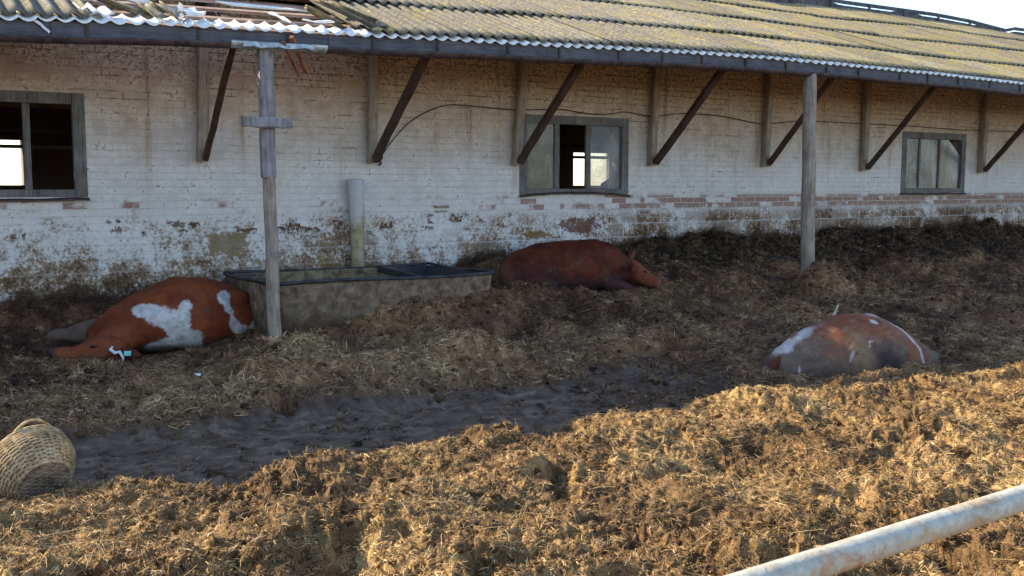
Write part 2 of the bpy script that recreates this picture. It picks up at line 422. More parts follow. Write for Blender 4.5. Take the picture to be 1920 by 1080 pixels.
def wick():
    t = NT('wicker'); n = t.noise(None, 35, 5, .6); b = t.noise(None, 6, 3, .5)
    c = t.ramp(t.math('ADD', t.math('MULTIPLY', n, .55), t.math('MULTIPLY', b, .45)), [(.36, (.12, .075, .04)), (.5, (.38, .26, .14)), (.66, (.62, .47, .28))])
    t.bump(n, .5, .004); return t.fin(c, .8, .25)
M['wicker'] = wick()
M['wicker_dirty'] = simple('dung_stained_wicker', (.09, .06, .04), (.30, .21, .14), 12, .9, .5)
def cow_mat(name):
    t = NT(name); c = t.attr('coat', True)
    hair = t.noise(t.vscale(t.pos, (70, 140, 140)), 1, 5, .7, 1.0); n = t.noise(None, 12, 5, .65)
    c = t.mix(.55, c, t.mix(t.ss(t.math('ADD', t.math('MULTIPLY', n, .5), t.math('MULTIPLY', hair, .5)), .35, .65), (.38, .33, .30), (1.3, 1.25, 1.2)), 'MULTIPLY')
    c = t.mix(t.ss(t.math('ADD', t.math('MULTIPLY', t.noise(None, 38, 5, .75), .6), t.math('MULTIPLY', t.noise(None, 5, 4, .6), .4)), .54, .62, 0, .75), c, (.085, .055, .035))
    c = t.mix(t.ss(t.noise(t.vscale(t.pos, (60, 25, 60)), 1, 3, .8), .70, .74, 0, .7), c, (.38, .28, .15))
    t.bump(t.math('ADD', hair, n), .55, .012)
    return t.fin(c, .72, .18)
M['cow'] = cow_mat('cow_hide')
M['horn'] = simple('horn', (.30, .24, .17), (.55, .48, .38), 30, .5)
M['tag'] = simple('turquoise_tag', (.18, .58, .52), (.24, .68, .60), 30, .4)
M['white'] = simple('white_scrap', (.55, .58, .62), (.75, .77, .8), 30, .7)
M['dark_eye'] = simple('dark_eye', (.008, .006, .006), (.02, .012, .01), 30, .25)
M['hair_dark'] = simple('dark_tail_hair', (.012, .008, .01), (.05, .025, .02), 40, .9)

# ------------------------------------------------------------------ terrain
WY = 11.6                                        # outer face of the barn's front wall
PA = [(-400, 0), (-20, .1), (0, .26), (3.5, .28), (5.0, .26), (5.68, .22), (6.02, .03), (7.6, .0), (7.85, .09), (8.4, .22), (9.2, .21), (9.8, .23), (10.15, .42), (10.8, .52), (11.6, .68), (12.2, .75), (21, .75), (23, .3), (60, 0), (400, 0)]
PB = [(-400, 0), (-20, .1), (0, .30), (3.5, .33), (5.0, .24), (5.7, .14), (6.4, .09), (7.2, .13), (8.0, .27), (9.3, .40), (9.9, .50), (10.6, .70), (11.2, .84), (11.6, .98), (12.2, .9), (21, .75), (23, .3), (60, 0), (400, 0)]
COWS = [(2.75, 9.75, .3), (6.35, 10.75, .5), (8.9, 6.7, .2)]
def mound(x, y, cx, cy, r, h, rx=1.0):
    d = ((x - cx) / rx) ** 2 + (y - cy) ** 2
    return h * np.exp(-d / (r * r))
def base_h(x, y):
    xa, ya = zip(*PA); xb, yb = zip(*PB)
    a = np.interp(y, xa, ya); b = np.interp(y, xb, yb)
    k = sst(5.2, 7.8, x)
    h = a * (1 - k) + b * k
    h = h + mound(x, y, 3.58, 9.60, .33, .15)               # straw round the near post
    h = h + mound(x, y, 4.3, 8.45, .45, .14, 2.6)           # straw bank beside the lane
    h = h + mound(x, y, 2.6, 8.35, .45, .08, 2.0)
    h = h + mound(x, y, P2X + .08, 9.52, .42, .36)          # heap round the far post
    h = h + mound(x, y, 5.5, 10.0, .5, .06, 2)
    wl = np.maximum(0, sst(10.9, 11.35, y) * (1 - sst(11.6, 11.9, y))) * sst(9.0, 10.2, x)
    h = h + wl * (.04 + .34 * np.abs(pn(x * 1.35 + 3, y * 1.2 + 2, 91)) + .24 * np.maximum(0, pn(x * 3.1, y * 2.5, 92)))
    h = h + mound(x, y, 5.6, 9.84, .34, .44, 2.4) + mound(x, y, 4.5, 9.98, .24, .40, 2)
    h = h + .09 * pn(x * .9, y * .9, 5) * sst(11.8, 11.0, y) * (1 - lane(x, y))
    return h
def lane(x, y):
    w = .10 * pn(x * 1.3, y * 1.3, 44) + .06 * pn(x * 4, y * 4, 45)
    yy = y + w
    k = sst(5.84, 6.14, yy) * (1 - sst(7.62, 7.95, yy))
    return k * (1 - sst(4.8, 7.4, x + 1.2 * pn(x, y, 46)))
P2X = 0
P2 = atY(1514, 512, 9.75); P2X = P2.x
P1 = atY(517, 665, 9.75)
BEDS = []
def rough_amp(x, y):
    inside = sst(11.5, 11.75, y)
    far = sst(16, 30, np.hypot(x, y))
    a = 1.0 - .92 * lane(x, y) - inside * .85 - far
    sunny = 1 - sst(5.8, 6.6, y)
    return np.clip(a, .02, 1) * (1.08 + .02 * sunny) * (.95 + .9 * pn(x * .9, y * .9, 63))
def height(x, y, fine=True):
    h = base_h(x, y); A = rough_amp(x, y)
    wx = x + .05 * pn(x * 3, y * 3, 61); wy = y + .05 * pn(x * 3, y * 3, 62)
    r = .19 * pn(wx * 1.5, wy * 1.5, 1) - .15 * sst(.20, .46, pn(wx * 2.7, wy * 2.7, 77))
    r = r + .095 * (.35 - np.abs(pn(wx * 3.6, wy * 3.6, 2))) * 1.3
    r = r + .055 * (.3 - np.abs(pn(wx * 7.5, wy * 7.5, 3))) * 1.5
    r = r + .030 * (.3 - np.abs(pn(wx * 15, wy * 15, 4))) * 1.6
    if fine:
        r = r + .024 * pn(wx * 29, wy * 29, 6) + .018 * pn(x * 61, y * 61, 7) + .009 * pn(x * 120, y * 120, 8)
    h = h + A * (r - .02)
    # the beasts have pressed their beds flat
    for (cx, cy, ra, rb, an, lv) in BEDS:
        dx = x - cx; dy = y - cy; c, s_ = math.cos(an), math.sin(an)
        k = np.exp(-(((dx * c + dy * s_) / ra) ** 2 + ((-dx * s_ + dy * c) / rb) ** 2) ** 2)
        h = h * (1 - k) + (lv + (h - base_h(x, y)) * .45) * k
    return h
def strawness(x, y):
    s = .36 + .6 * pn(x * .8, y * .8, 71) + .5 * pn(x * 3, y * 3, 72)
    sunny = 1 - sst(5.9, 6.4, y)
    s = s + .16 * sunny
    s = s + mound(x, y, 4.1, 8.5, .6, .75, 2.8) + mound(x, y, 3.6, 9.6, .4, .75) + mound(x, y, P2X, 9.3, .5, .3) + mound(x, y, 2.2, 8.1, .6, .25, 2.0)
    s = s - .26 * sst(9.8, 11.2, y)
    s = s - .62 * lane(x, y)
    return np.clip(s, 0, 1)

BK = atZ(80, 912, .25); BEDS.append((BK.x + .05, BK.y - .25, .42, .34, 0, .21))
G1 = atZ(330, 655, .22); G2 = atY(1074, 552, 10.75); G3 = atY(1588, 704, 6.75)
BEDS.append((G2.x + .45, G2.y - .38, 1.15, .42, R(-6), G2.z + .05)); BEDS.append((G3.x - .1, G3.y - .1, .95, .50, R(-26), .0))
BEDS.append((G1.x - .5, G1.y - .15, 1.3, .72, R(-10), .17))
def build_ground():
    fa = np.arange(R(32.5 - 42), R(32.5 + 42), .0013)        # bearing from +Y towards +X
    ca = np.linspace(R(32.5 + 42), R(32.5 + 318), 70)
    az = np.concatenate([fa, ca[:-1]])
    rr = [0.4, .9, 1.4, 1.8]; r = 2.1
    while r < 26: rr.append(r); r *= (1.0033 if r < 14 else 1.006)
    while r < 420: rr.append(r); r *= 1.12
    rr = np.array(rr); nr, na = len(rr), len(az)
    RR, AZ = np.meshgrid(rr, az, indexing='ij')
    X = RR * np.sin(AZ); Y = RR * np.cos(AZ)
    fine = (RR > 1.5) & (RR < 26)
    H = height(X, Y)
    k = rough_amp(X, Y) * fine
    X2 = X + k * (.022 * pn(X * 17, Y * 17, 31) + .012 * pn(X * 45, Y * 45, 32)); Y2 = Y + k * (.022 * pn(X * 17, Y * 17, 33) + .012 * pn(X * 45, Y * 45, 34))
    V = np.stack([X2, Y2, H], -1).reshape(-1, 3)
    V = np.vstack([V, [[0, 0, float(height(np.array([0.]), np.array([0.]))[0])]]])
    i = np.arange(nr - 1)[:, None]; j = np.arange(na)[None, :]; j2 = (j + 1) % na
    q = np.stack(np.broadcast_arrays(i * na + j, i * na + j2, (i + 1) * na + j2, (i + 1) * na + j), -1).reshape(-1, 4)[:, ::-1]
    c = len(V) - 1
    wet = np.append(lane(X, Y).ravel(), 0); st = np.append(strawness(X, Y).ravel(), .5)
    o = np_mesh('ground', V, q, M['ground'], None, True, {'wet': wet, 'straw': st, 'sunlit_tone': np.append((1 - sst(5.9, 6.6, Y)).ravel(), 1)})  # last mask marks the sunlit zone for the painted palette
    tag(o, kind='structure')
build_ground()

def pick(n, x0, x1, y0, y1, dens):
    out = []
    while sum(len(a) for a in out) < n:
        x = RNG.uniform(x0, x1, n); y = RNG.uniform(y0, y1, n)
        d = dens(x, y); k = RNG.random(n) < d
        out.append(np.stack([x[k], y[k]], -1))
    return np.concatenate(out)[:n]
def in_view(x, y, m=.06):
    a = np.arctan2(x, y) - HEAD; r = np.hypot(x, y)
    return (np.abs(a) < R(34)) & (r > 2.4) & (r < 24)

def straws(name, P, L, Wd, label, tilt=.35, colf=None, lift=.004, mat=None):
    n = len(P); x, y = P[:, 0], P[:, 1]
    z = height(x, y) + RNG.uniform(-.004, .010, n) + lift
    a = RNG.uniform(0, 2 * np.pi, n); ti = RNG.normal(0, tilt, n)
    d = np.stack([np.cos(a) * np.cos(ti), np.sin(a) * np.cos(ti), np.sin(ti)], -1)
    s = np.stack([-np.sin(a), np.cos(a), np.zeros(n)], -1); u = np.cross(d, s)
    b = RNG.uniform(-.25, .25, n)[:, None] * L[:, None] * (s * .7 + u * .5)
    c0 = np.stack([x, y, z], -1)
    pts = [c0 - d * L[:, None] / 2, c0 + b * .6, c0 + d * L[:, None] / 2]
    V = []; tw = [.8, 1, .6]
    for p, w in zip(pts, tw):
        for (cs, cu) in ((1, 0), (-.5, .6), (-.5, -.6)):
            V.append(p + s * (cs * Wd * w)[:, None] * .5 + u * (cu * Wd * w)[:, None] * .5)
    V = np.stack(V, 1).reshape(-1, 3)
    f = np.array([[0, 1, 4, 3], [1, 2, 5, 4], [2, 0, 3, 5], [3, 4, 7, 6], [4, 5, 8, 7], [5, 3, 6, 8]])
    Fc = (np.arange(n)[:, None, None] * 9 + f[None]).reshape(-1, 4)
    t = RNG.random(n)[:, None]; s2 = strawness(x, y)[:, None]
    t = np.clip(t * .75 + s2 * .35 - .05, 0, 1) if colf is None else colf(x, y, t)
    sunlit_tone = (1 - sst(5.9, 6.6, y))[:, None]  # straw colour painted yellower on the sunlit side, redder in the shade
    lo = np.array([[.08, .045, .022]]); mi = np.array([[.37, .205, .095]]) * (1 - sunlit_tone) + np.array([[.37, .225, .092]]) * sunlit_tone; hi = np.array([[.80, .57, .32]]) * (1 - sunlit_tone) + np.array([[.86, .63, .32]]) * sunlit_tone
    c = np.where(t < .6, lo + (mi - lo) * (t / .6), mi + (hi - mi) * ((t - .6) / .4))
    c = c * RNG.uniform(.75, 1.15, (n, 1))
    col = np.concatenate([np.repeat(c, 9, 0), np.ones((n * 9, 1))], 1)
    o = np_mesh(name, V, Fc, mat or M['straw'], None, False, {'col': col})
    tag(o, label, 'straw', kind='stuff')
def dens_near(x, y):
    r = np.hypot(x, y)
    return in_view(x, y) * np.clip((4.0 / np.maximum(r, 3)) ** 1.5, 0, 1) * (.25 + .75 * strawness(x, y)) * (y < 6.9) * (1 - .9 * lane(x, y))
def dens_far(x, y):
    r = np.hypot(x, y)
    return in_view(x, y) * np.clip((7.0 / np.maximum(r, 5)) ** 1.3, 0, 1) * (.06 + .94 * strawness(x, y) ** 1.4) * (y > 6.0) * (y < 11.5) * (1 - .8 * lane(x, y))
n = 150000
P = pick(n, -1.5, 13, 2.2, 6.9, dens_near)
r = np.hypot(P[:, 0], P[:, 1]) / 5
straws('sunlit_straw_litter', P, np.exp(RNG.normal(-3.55, .55, n)), np.exp(RNG.normal(-6.15, .35, n)) * np.maximum(1, r), 'chopped golden straw strewn over the sunlit manure in front of the lane')
n = 90000
P = pick(n, 0, 20, 6.0, 11.5, dens_far)
r = np.hypot(P[:, 0], P[:, 1]) / 6
straws('shaded_straw_litter', P, np.exp(RNG.normal(-3.2, .5, n)), np.exp(RNG.normal(-6.0, .3, n)) * np.maximum(1, r), 'dull straw strewn over the shaded manure between the lane and the barn wall', tilt=.3)

n = 2600
P = pick(n, -1.5, 13, 2.2, 9.9, lambda x, y: in_view(x, y) * np.clip((4.5 / np.maximum(np.hypot(x, y), 3)) ** 1.2, 0, 1) * strawness(x, y) * (1 - lane(x, y)))
straws('long_straw_stalks', P, RNG.uniform(.07, .20, n), np.full(n, .0032) * np.maximum(1, np.hypot(P[:, 0], P[:, 1]) / 6), 'longer pale straw stalks lying loose on top of the manure', tilt=.22, colf=lambda x, y, t: .55 + .4 * t, lift=.018)
def tufts(name, C, m, spread, L, Wd, label, bright=1.):
    n = len(C); N = n * m
    cen = np.repeat(C, m, 0); g = RNG.normal(0, 1, (N, 3)); g /= np.linalg.norm(g, axis=1)[:, None]
    g[:, 2] = np.abs(g[:, 2]); rad = np.repeat(spread * RNG.uniform(.6, 1.5, n), m)
    u = RNG.random(N) ** .4
    x = cen[:, 0] + g[:, 0] * rad * u; y = cen[:, 1] + g[:, 1] * rad * u
    zc = height(C[:, 0], C[:, 1]); z = np.repeat(zc, m) + g[:, 2] * rad * u * .75 - rad * .15
    z = np.maximum(z, height(x, y) + .002)
    # strands lie roughly tangent to the wad
    t = RNG.normal(0, 1, (N, 3)); t -= g * (t * g).sum(1)[:, None] * .8; t[:, 2] *= .6; t /= np.linalg.norm(t, axis=1)[:, None]
    s = np.cross(t, g + 1e-3); s /= np.linalg.norm(s, axis=1)[:, None]
    w = Wd * RNG.uniform(.6, 1.5, N); l = L * np.exp(RNG.normal(0, .4, N))
    c0 = np.stack([x, y, z], -1); a = c0 - t * l[:, None] / 2 - g * l[:, None] * .12; b = c0 + t * l[:, None] / 2 - g * l[:, None] * .12
    V = np.stack([a - s * w[:, None] * .35, a + s * w[:, None] * .35, c0 - s * w[:, None] * .6, c0 + s * w[:, None] * .6, b - s * w[:, None] * .3, b + s * w[:, None] * .3], 1).reshape(-1, 3)
    Fc = (np.arange(N)[:, None, None] * 6 + np.array([[0, 1, 3, 2], [2, 3, 5, 4]])[None]).reshape(-1, 4)
    tt = np.repeat(np.clip(RNG.random(n) * .75 + strawness(C[:, 0], C[:, 1]) * .5 - .22, 0, 1), m) + RNG.normal(0, .12, N)
    tt = np.clip(tt, 0, 1)[:, None]
    sunlit_tone = np.repeat(1 - sst(5.9, 6.6, C[:, 1]), m)[:, None]  # same painted sun and shade palettes for the wads
    lo = np.array([[.055, .028, .014]]); mi = np.array([[.36, .195, .092]]) * (1 - sunlit_tone) + np.array([[.34, .205, .088]]) * sunlit_tone; hi = np.array([[.76, .52, .28]]) * (1 - sunlit_tone) + np.array([[.80, .57, .27]]) * sunlit_tone
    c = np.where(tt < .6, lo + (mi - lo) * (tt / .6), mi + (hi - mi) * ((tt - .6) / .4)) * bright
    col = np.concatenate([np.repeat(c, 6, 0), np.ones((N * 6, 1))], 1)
    o = np_mesh(name, V, Fc, M['straw'], None, False, {'col': col}); tag(o, label, 'straw', kind='stuff')
n = 15000
P = pick(n, -1.5, 13, 2.2, 6.9, lambda x, y: dens_near(x, y) ** .8)
tufts('sunlit_straw_wads', P, 16, .030, .034, .0032, 'shaggy wads of trodden straw and dung in the sunlit foreground')
n = 11000
P = pick(n, 0, 20, 6.0, 11.5, lambda x, y: dens_far(x, y) ** .6)
tufts('shaded_straw_wads', P, 13, .060, .065, .005, 'shaggy wads of trodden straw and dung in the shade beyond the lane', 1.0)
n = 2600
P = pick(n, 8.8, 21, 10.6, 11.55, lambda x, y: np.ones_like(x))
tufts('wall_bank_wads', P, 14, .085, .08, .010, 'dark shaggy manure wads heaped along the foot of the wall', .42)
def clods(name, P, rad, label, bright):
    bm = bmesh.new(); bmesh.ops.create_icosphere(bm, subdivisions=2, radius=1)
    T = np.array([v.co[:] for v in bm.verts]); TF = np.array([[v.index for v in f.verts] for f in bm.faces]); bm.free()
    n = len(P); m = len(T)
    var = []
    for k in range(24):
        q = T * (1 + .8 * pn(T[:, 0] * 1.6 + k * 7.1, T[:, 1] * 1.6 + T[:, 2] * 1.3, k)[:, None] + .5 * pn(T[:, 0] * 3.7 + T[:, 2] * 3 + k * 3.3, T[:, 1] * 3.7 - T[:, 2], k + 40)[:, None])
        q = q * (1 + .22 * RNG.standard_normal((m, 1)))
        var.append(q)
    var = np.array(var); ki = RNG.integers(0, 24, n)
    B = var[ki]
    a = RNG.uniform(0, 2 * np.pi, n); ca, sa = np.cos(a)[:, None], np.sin(a)[:, None]
    sc = rad[:, None] * RNG.uniform(.75, 1.35, (n, 1))
    X = (B[:, :, 0] * ca - B[:, :, 1] * sa) * sc; Y = (B[:, :, 0] * sa + B[:, :, 1] * ca) * rad[:, None]; Z = B[:, :, 2] * rad[:, None] * .72
    x, y = P[:, 0], P[:, 1]; z = height(x, y) - rad * .12
    V = np.stack([X + x[:, None], Y + y[:, None], Z + z[:, None]], -1).reshape(-1, 3)
    Fc = (np.arange(n)[:, None, None] * m + TF[None]).reshape(-1, 3)
    t = np.clip(RNG.random(n) * .8 + strawness(x, y) * .45 - .15, 0, 1)[:, None]
    lo = np.array([[.045, .024, .012]]); hi = np.array([[.27, .165, .070]])
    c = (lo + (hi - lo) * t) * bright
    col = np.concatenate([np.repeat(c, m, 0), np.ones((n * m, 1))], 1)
    o = np_mesh(name, V, Fc, M['clod'], None, False, {'col': col})
    tag(o, label, 'manure', kind='stuff')
n = 6000
P = pick(n, -1.5, 13, 2.2, 6.6, lambda x, y: dens_near(x, y) ** .7)
clods('sunlit_manure_clods', P, np.exp(RNG.normal(-4.35, .38, n)), 'crumbly clods of manure and straw heaped in the sun in front of the lane', 1.0)
n = 7000
P = pick(n, 0, 20, 6.4, 11.5, lambda x, y: in_view(x, y) * (1 - .96 * lane(x, y)) * np.clip(7 / np.hypot(x, y), 0, 1))
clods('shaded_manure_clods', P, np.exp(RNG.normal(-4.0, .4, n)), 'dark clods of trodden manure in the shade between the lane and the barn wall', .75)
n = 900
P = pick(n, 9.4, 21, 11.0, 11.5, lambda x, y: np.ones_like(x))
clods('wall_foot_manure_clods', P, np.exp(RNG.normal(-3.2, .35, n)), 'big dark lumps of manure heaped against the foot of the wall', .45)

# ------------------------------------------------------------------ barn
EY = 9.78                                         # plane of the eave
RY = 16.6
_e = [atY(px, py, EY) for px, py in ((0, 31), (320, 43), (640, 61), (1000, 81), (1280, 96), (1440, 107), (1600, 122), (1760, 138), (1920, 156))]
EX = np.array([p.x for p in _e]); EZ = np.array([p.z for p in _e])
def ez(x): return float(np.interp(x, EX, EZ))
_r = [atY(px, py, RY) for px, py in ((1440, 8), (1600, 22), (1700, 37), (1790, 50), (1865, 62), (1920, 73))]
RX = np.array([p.x for p in _r]); RZ = np.array([p.z for p in _r])
RZm = float(np.mean(RZ))
def rz(x): return float(np.interp(x, RX, RZ)) if x > RX[0] else float(RZ[0])
def roof_z(x, y):
    k = (y - EY) / (RY - EY)
    if k <= 1: return ez(x) * (1 - k) + rz(x) * k
    return rz(x) * (2 - k) + ez(x) * (k - 1)
BX0, BX1 = -9.0, 42.0
BACK = 21.7
barn = empty('cattle_barn', (BX0, WY, 0), 'long whitewashed brick cattle barn with lichened corrugated roof, broken at the left', 'barn')

# wall with window openings
WZ0, WZ1 = 1.81, 2.86
WIN = [(.20, 1.97), (7.56, 9.34), (15.66, 17.43), (-7.3, -5.5), (23.5, 25.3), (31.5, 33.3)]
def wall_grid(name, y0, y1, wins, z0, z1, mat, wz0=WZ0, wz1=WZ1, step=.12):
    xs = set(np.round(np.arange(BX0, BX1 + .01, .5), 3)) | {a for w in wins for a in w}
    xs = sorted(xs); zs = [z0, wz0, wz1, z1]
    mb = MB()
    V = []; idx = {}
    def vid(x, y, z):
        k = (round(x, 4), y, round(z, 4))
        if k not in idx: idx[k] = len(V); V.append((x, y, z))
        return idx[k]
    Fc = []
    def inwin(x0, x1): return any(a - 1e-4 <= x0 and x1 <= b + 1e-4 for a, b in wins)
    for a, b in zip(xs[:-1], xs[1:]):
        for k in range(3):
            if k == 1 and inwin(a, b): continue
            Fc.append([vid(a, y0, zs[k]), vid(b, y0, zs[k]), vid(b, y0, zs[k+1]), vid(a, y0, zs[k+1])])
            Fc.append([vid(b, y1, zs[k]), vid(a, y1, zs[k]), vid(a, y1, zs[k+1]), vid(b, y1, zs[k+1])])
        if inwin(a, b):
            Fc.append([vid(a, y0, wz0), vid(a, y1, wz0), vid(b, y1, wz0), vid(b, y0, wz0)][::-1])
            Fc.append([vid(a, y0, wz1), vid(a, y1, wz1), vid(b, y1, wz1), vid(b, y0, wz1)])
        Fc.append([vid(a, y0, z1), vid(b, y0, z1), vid(b, y1, z1), vid(a, y1, z1)])
    for a, b in wins:
        Fc.append([vid(a, y0, wz0), vid(a, y0, wz1), vid(a, y1, wz1), vid(a, y1, wz0)])
        Fc.append([vid(b, y0, wz0), vid(b, y1, wz0), vid(b, y1, wz1), vid(b, y0, wz1)])
    for x, s in ((BX0, 1), (BX1, -1)):
        for k in range(3):
            f = [vid(x, y0, zs[k]), vid(x, y0, zs[k+1]), vid(x, y1, zs[k+1]), vid(x, y1, zs[k])]
            Fc.append(f if s > 0 else f[::-1])
    V = np.array(V)
    dung = base_h(V[:, 0], np.full(len(V), 11.45)) + .02
    dung = dung * (1 if y0 < 13 else 0)
    return np_mesh(name, V, Fc, mat, barn, attrs={'dung': dung})
wall_top = min(roof_z(x, WY) for x in np.arange(-5, 40, .5)) - .03
wall_grid('front_wall', WY, WY + .38, WIN, -.2, wall_top + .0, M['wall'])
# rear openings, bright daylight beyond
b1a = atY(1075, 345, BACK); b1b = atY(1152, 290, BACK); b0 = atY(46, 360, BACK); b0t = atY(46, 287, BACK)
bw = [(b0.x - 1.7, b0.x), (b1a.x, b1b.x), (b1b.x + 5.2, b1b.x + 6.4), (33, 34.5)]
wall_grid('rear_wall', BACK, BACK + .35, bw, -.2, wall_top, M['inner'], 1.93, 2.80)
for gx in (BX0, BX1 - .3):
    mb = MB(); x0, x1 = gx, gx + .3
    prof = [(WY + .38, -.2), (BACK, -.2), (BACK, wall_top), (RY, RZm - .12), (WY + .38, wall_top)]
    V = [(x0, a, b) for a, b in prof] + [(x1, a, b) for a, b in prof]; k = len(prof)
    mb.add(V, [list(range(k)), [k + i for i in range(k)][::-1]] + [[i, k + i, k + (i+1) % k, (i+1) % k] for i in range(k)])
    o = mb.build('gable_wall', M['wall'], barn)

# corrugated sheets
PITCH_W = .150; AMP = .024
def sheet(x0, nw, ya, yb, dz, skew, tone, V, Fc, ton, cre, zfun=roof_z, lift=0., edge=.008, jag=None, cusp=False):
    """one sheet: ya is the lower edge"""
    nx = nw * 8 + 1; ny = max(2, int((yb - ya) / .22) + 1); base = len(V)
    for side in (0, 1):
        for j in range(ny):
            ty = j / (ny - 1); y = ya + (yb - ya) * ty
            for i in range(nx):
                x = x0 + i * PITCH_W / 8
                yy = y
                if jag is not None and j == 0: yy += jag[i // 8 % len(jag)]
                w = math.cos(2 * math.pi * x / PITCH_W) if not cusp else 1 - 2 * abs(math.sin(math.pi * x / PITCH_W))
                z = zfun(x, yy) + w * AMP * (.75 if cusp else 1) + dz + lift * (1 - ty) + skew * (i / nx - .5) - side * edge
                V.append((x, yy, z)); ton.append(tone); cre.append((w + 1) / 2)
    A = nx * ny
    for j in range(ny - 1):
        for i in range(nx - 1):
            a = base + j * nx + i
            Fc.append((a, a + 1, a + nx + 1, a + nx))
            Fc.append((a + A, a + A + nx, a + A + nx + 1, a + A + 1))
    for i in range(nx - 1):
        a = base + i; Fc.append((a, a + A, a + A + 1, a + 1))
        a = base + (ny - 1) * nx + i; Fc.append((a, a + 1, a + A + 1, a + A))
    for j in range(ny - 1):
        a = base + j * nx; Fc.append((a, a + nx, a + nx + A, a + A))
        a = base + j * nx + nx - 1; Fc.append((a, a + A, a + nx + A, a + nx))
HX0 = atY(165, 40, 9.95).x; HX1 = atY(655, 55, 10.0).x
HX0 = round(HX0 / PITCH_W) * PITCH_W; HX1 = round(HX1 / PITCH_W) * PITCH_W
rr = random.Random(5)
V = []; Fc = []; ton = []; cre = []
courses = [(EY + .012, 11.45), (11.22, 13.2), (12.98, 15.0), (14.8, 16.62)]
for ci, (ya, yb) in enumerate(courses):
    nw = 7; x = -9.15 + ci * .3
    x = round(x / PITCH_W) * PITCH_W
    while x < 42.6:
        n_ = nw
        a, b = x, x + nw * PITCH_W
        skip = False
        if ci == 0:
            if a >= HX0 and b <= HX1: skip = True
            elif a < HX0 < b: n_ = max(1, round((HX0 - a) / PITCH_W))
            elif a < HX1 < b:
                a = HX1; n_ = max(1, round((b - HX1) / PITCH_W))
        if not skip:
            dy = rr.uniform(-.035, .035) if ci else rr.uniform(-.01, .01)
            jag = None
            if ci == 0 and a == HX1: jag = [rr.uniform(0.03, .25) for _ in range(7)]
            sheet(a, n_, ya + dy, yb, .022 + .016 * ci + rr.uniform(-.004, .010), rr.uniform(-.012, .012), rr.uniform(.82, 1.12), V, Fc, ton, cre, lift=.012 + rr.uniform(0, .010), jag=jag)
        x += nw * PITCH_W
# far slope, one layer
x = -9.15
sheet(round(x / PITCH_W) * PITCH_W, 340, 16.65, 22.6, .03, 0, .95, V, Fc, ton, cre)
np_mesh('roof', np.array(V), np.array(Fc), M['roof'], barn, True, {'tone': ton, 'crest': cre})
# pale lower row showing at the eave
V = []; Fc = []; ton = []; cre = []
x = -9.15; x = round(x / PITCH_W) * PITCH_W
while x < 42.6:
    nibble = x + 1.05 > HX0 and x < HX1
    jag = [rr.uniform(-.01, .012) for _ in range(7)]
    sheet(x, 7, EY - .03, EY + (.22 if nibble else .30), .0, rr.uniform(-.006, .006), 1, V, Fc, ton, cre, jag=jag, cusp=True)
    x += 1.05
np_mesh('eave_strip', np.array(V), np.array(Fc), M['eave_white'], barn, True)

# fascia boards
for (yy_, zz_, hh_) in ((14.2, 2.93, .10), (16.6, 2.72, .06), (15.5, 2.45, .05)):
    mb = MB(); mb.beam((BX0 + .4, yy_, zz_), (22, yy_, zz_), .10, hh_, n=12, seed=int(yy_)); mb.build('interior_beam', M['post_wood'], barn)
mb = MB(); x = BX0; k = 0
while x < BX1:
    L = rr.uniform(2.2, 3.4); x2 = min(BX1, x + L); n = 6
    Vb = []
    for i in range(n + 1):
        xx = x + .003 + (x2 - x - .006) * i / n; zt = ez(xx) - .022; y0 = EY + .005 + rr.uniform(-.002, .002)
        for (yy, zz) in ((y0, zt - .128), (y0 + .025, zt - .128), (y0 + .025, zt), (y0, zt)): Vb.append((xx, yy, zz))
    Fb = [[i*4+j, (i+1)*4+j, (i+1)*4+(j+1) % 4, i*4+(j+1) % 4] for i in range(n) for j in range(4)] + [[0, 1, 2, 3], [n*4+3, n*4+2, n*4+1, n*4]]
    mb.add(Vb, Fb); x = x2
mb.build('fascia', M['fascia'], barn)
x = .9
while x < 24:
    zt = ez(x) - .024
    mb = MB(); mb.box((x, EY - .014, zt - .125), (x + .022, EY + .003, zt - rr.uniform(.0, .03))); x += rr.uniform(.65, 1.05)
    mb.build('gutter_strap', M['dark_wood'], barn)

# gutter: half-round channel
def channel(name, xa, xb, mat, rad=.052, dz=-.205, y=EY - .035, wob=.003, open_=True):
    n = max(2, int((xb - xa) / .35)); k = 12; V = []; 
    for i in range(n + 1):
        x = xa + (xb - xa) * i / n; z = ez(x) + dz + rr.uniform(-wob, wob) - .012 * (1 - abs((x / 2.9) % 1 - .5) * 2)
        for s_, r_ in ((0, rad), (1, rad - .004)):
            for j in range(k + 1):
                a = math.pi + math.pi * j / k
                V.append((x, y + math.cos(a) * r_, z + math.sin(a) * r_ * 1.15 + rad))
    w = 2 * (k + 1); Fc = []
    for i in range(n):
        for j in range(k):
            a = i * w + j
            Fc.append((a, a + 1, a + 1 + w, a + w)); a += k + 1; Fc.append((a, a + w, a + w + 1, a + 1))
        a = i * w; Fc.append((a, a + w, a + w + k + 1, a + k + 1)); a = i * w + k; Fc.append((a, a + k + 1, a + w + k + 1, a + w))
    return np_mesh(name, np.array(V), Fc, mat, barn, True)
gz0 = atY(440, 92, EY).x; gz1 = atY(590, 100, EY).x
channel('gutter', BX0, gz0 + .08, M['gutter'])
channel('gutter', gz1 - .05, BX1, M['gutter'])
z_ = channel('gutter', gz0 - .06, gz1 + .10, M['zinc'], rad=.062, dz=-.202, y=EY - .042)
z_["label"] = "bright zinc gutter piece patched in above the near post"
mb = MB()
Vv = []
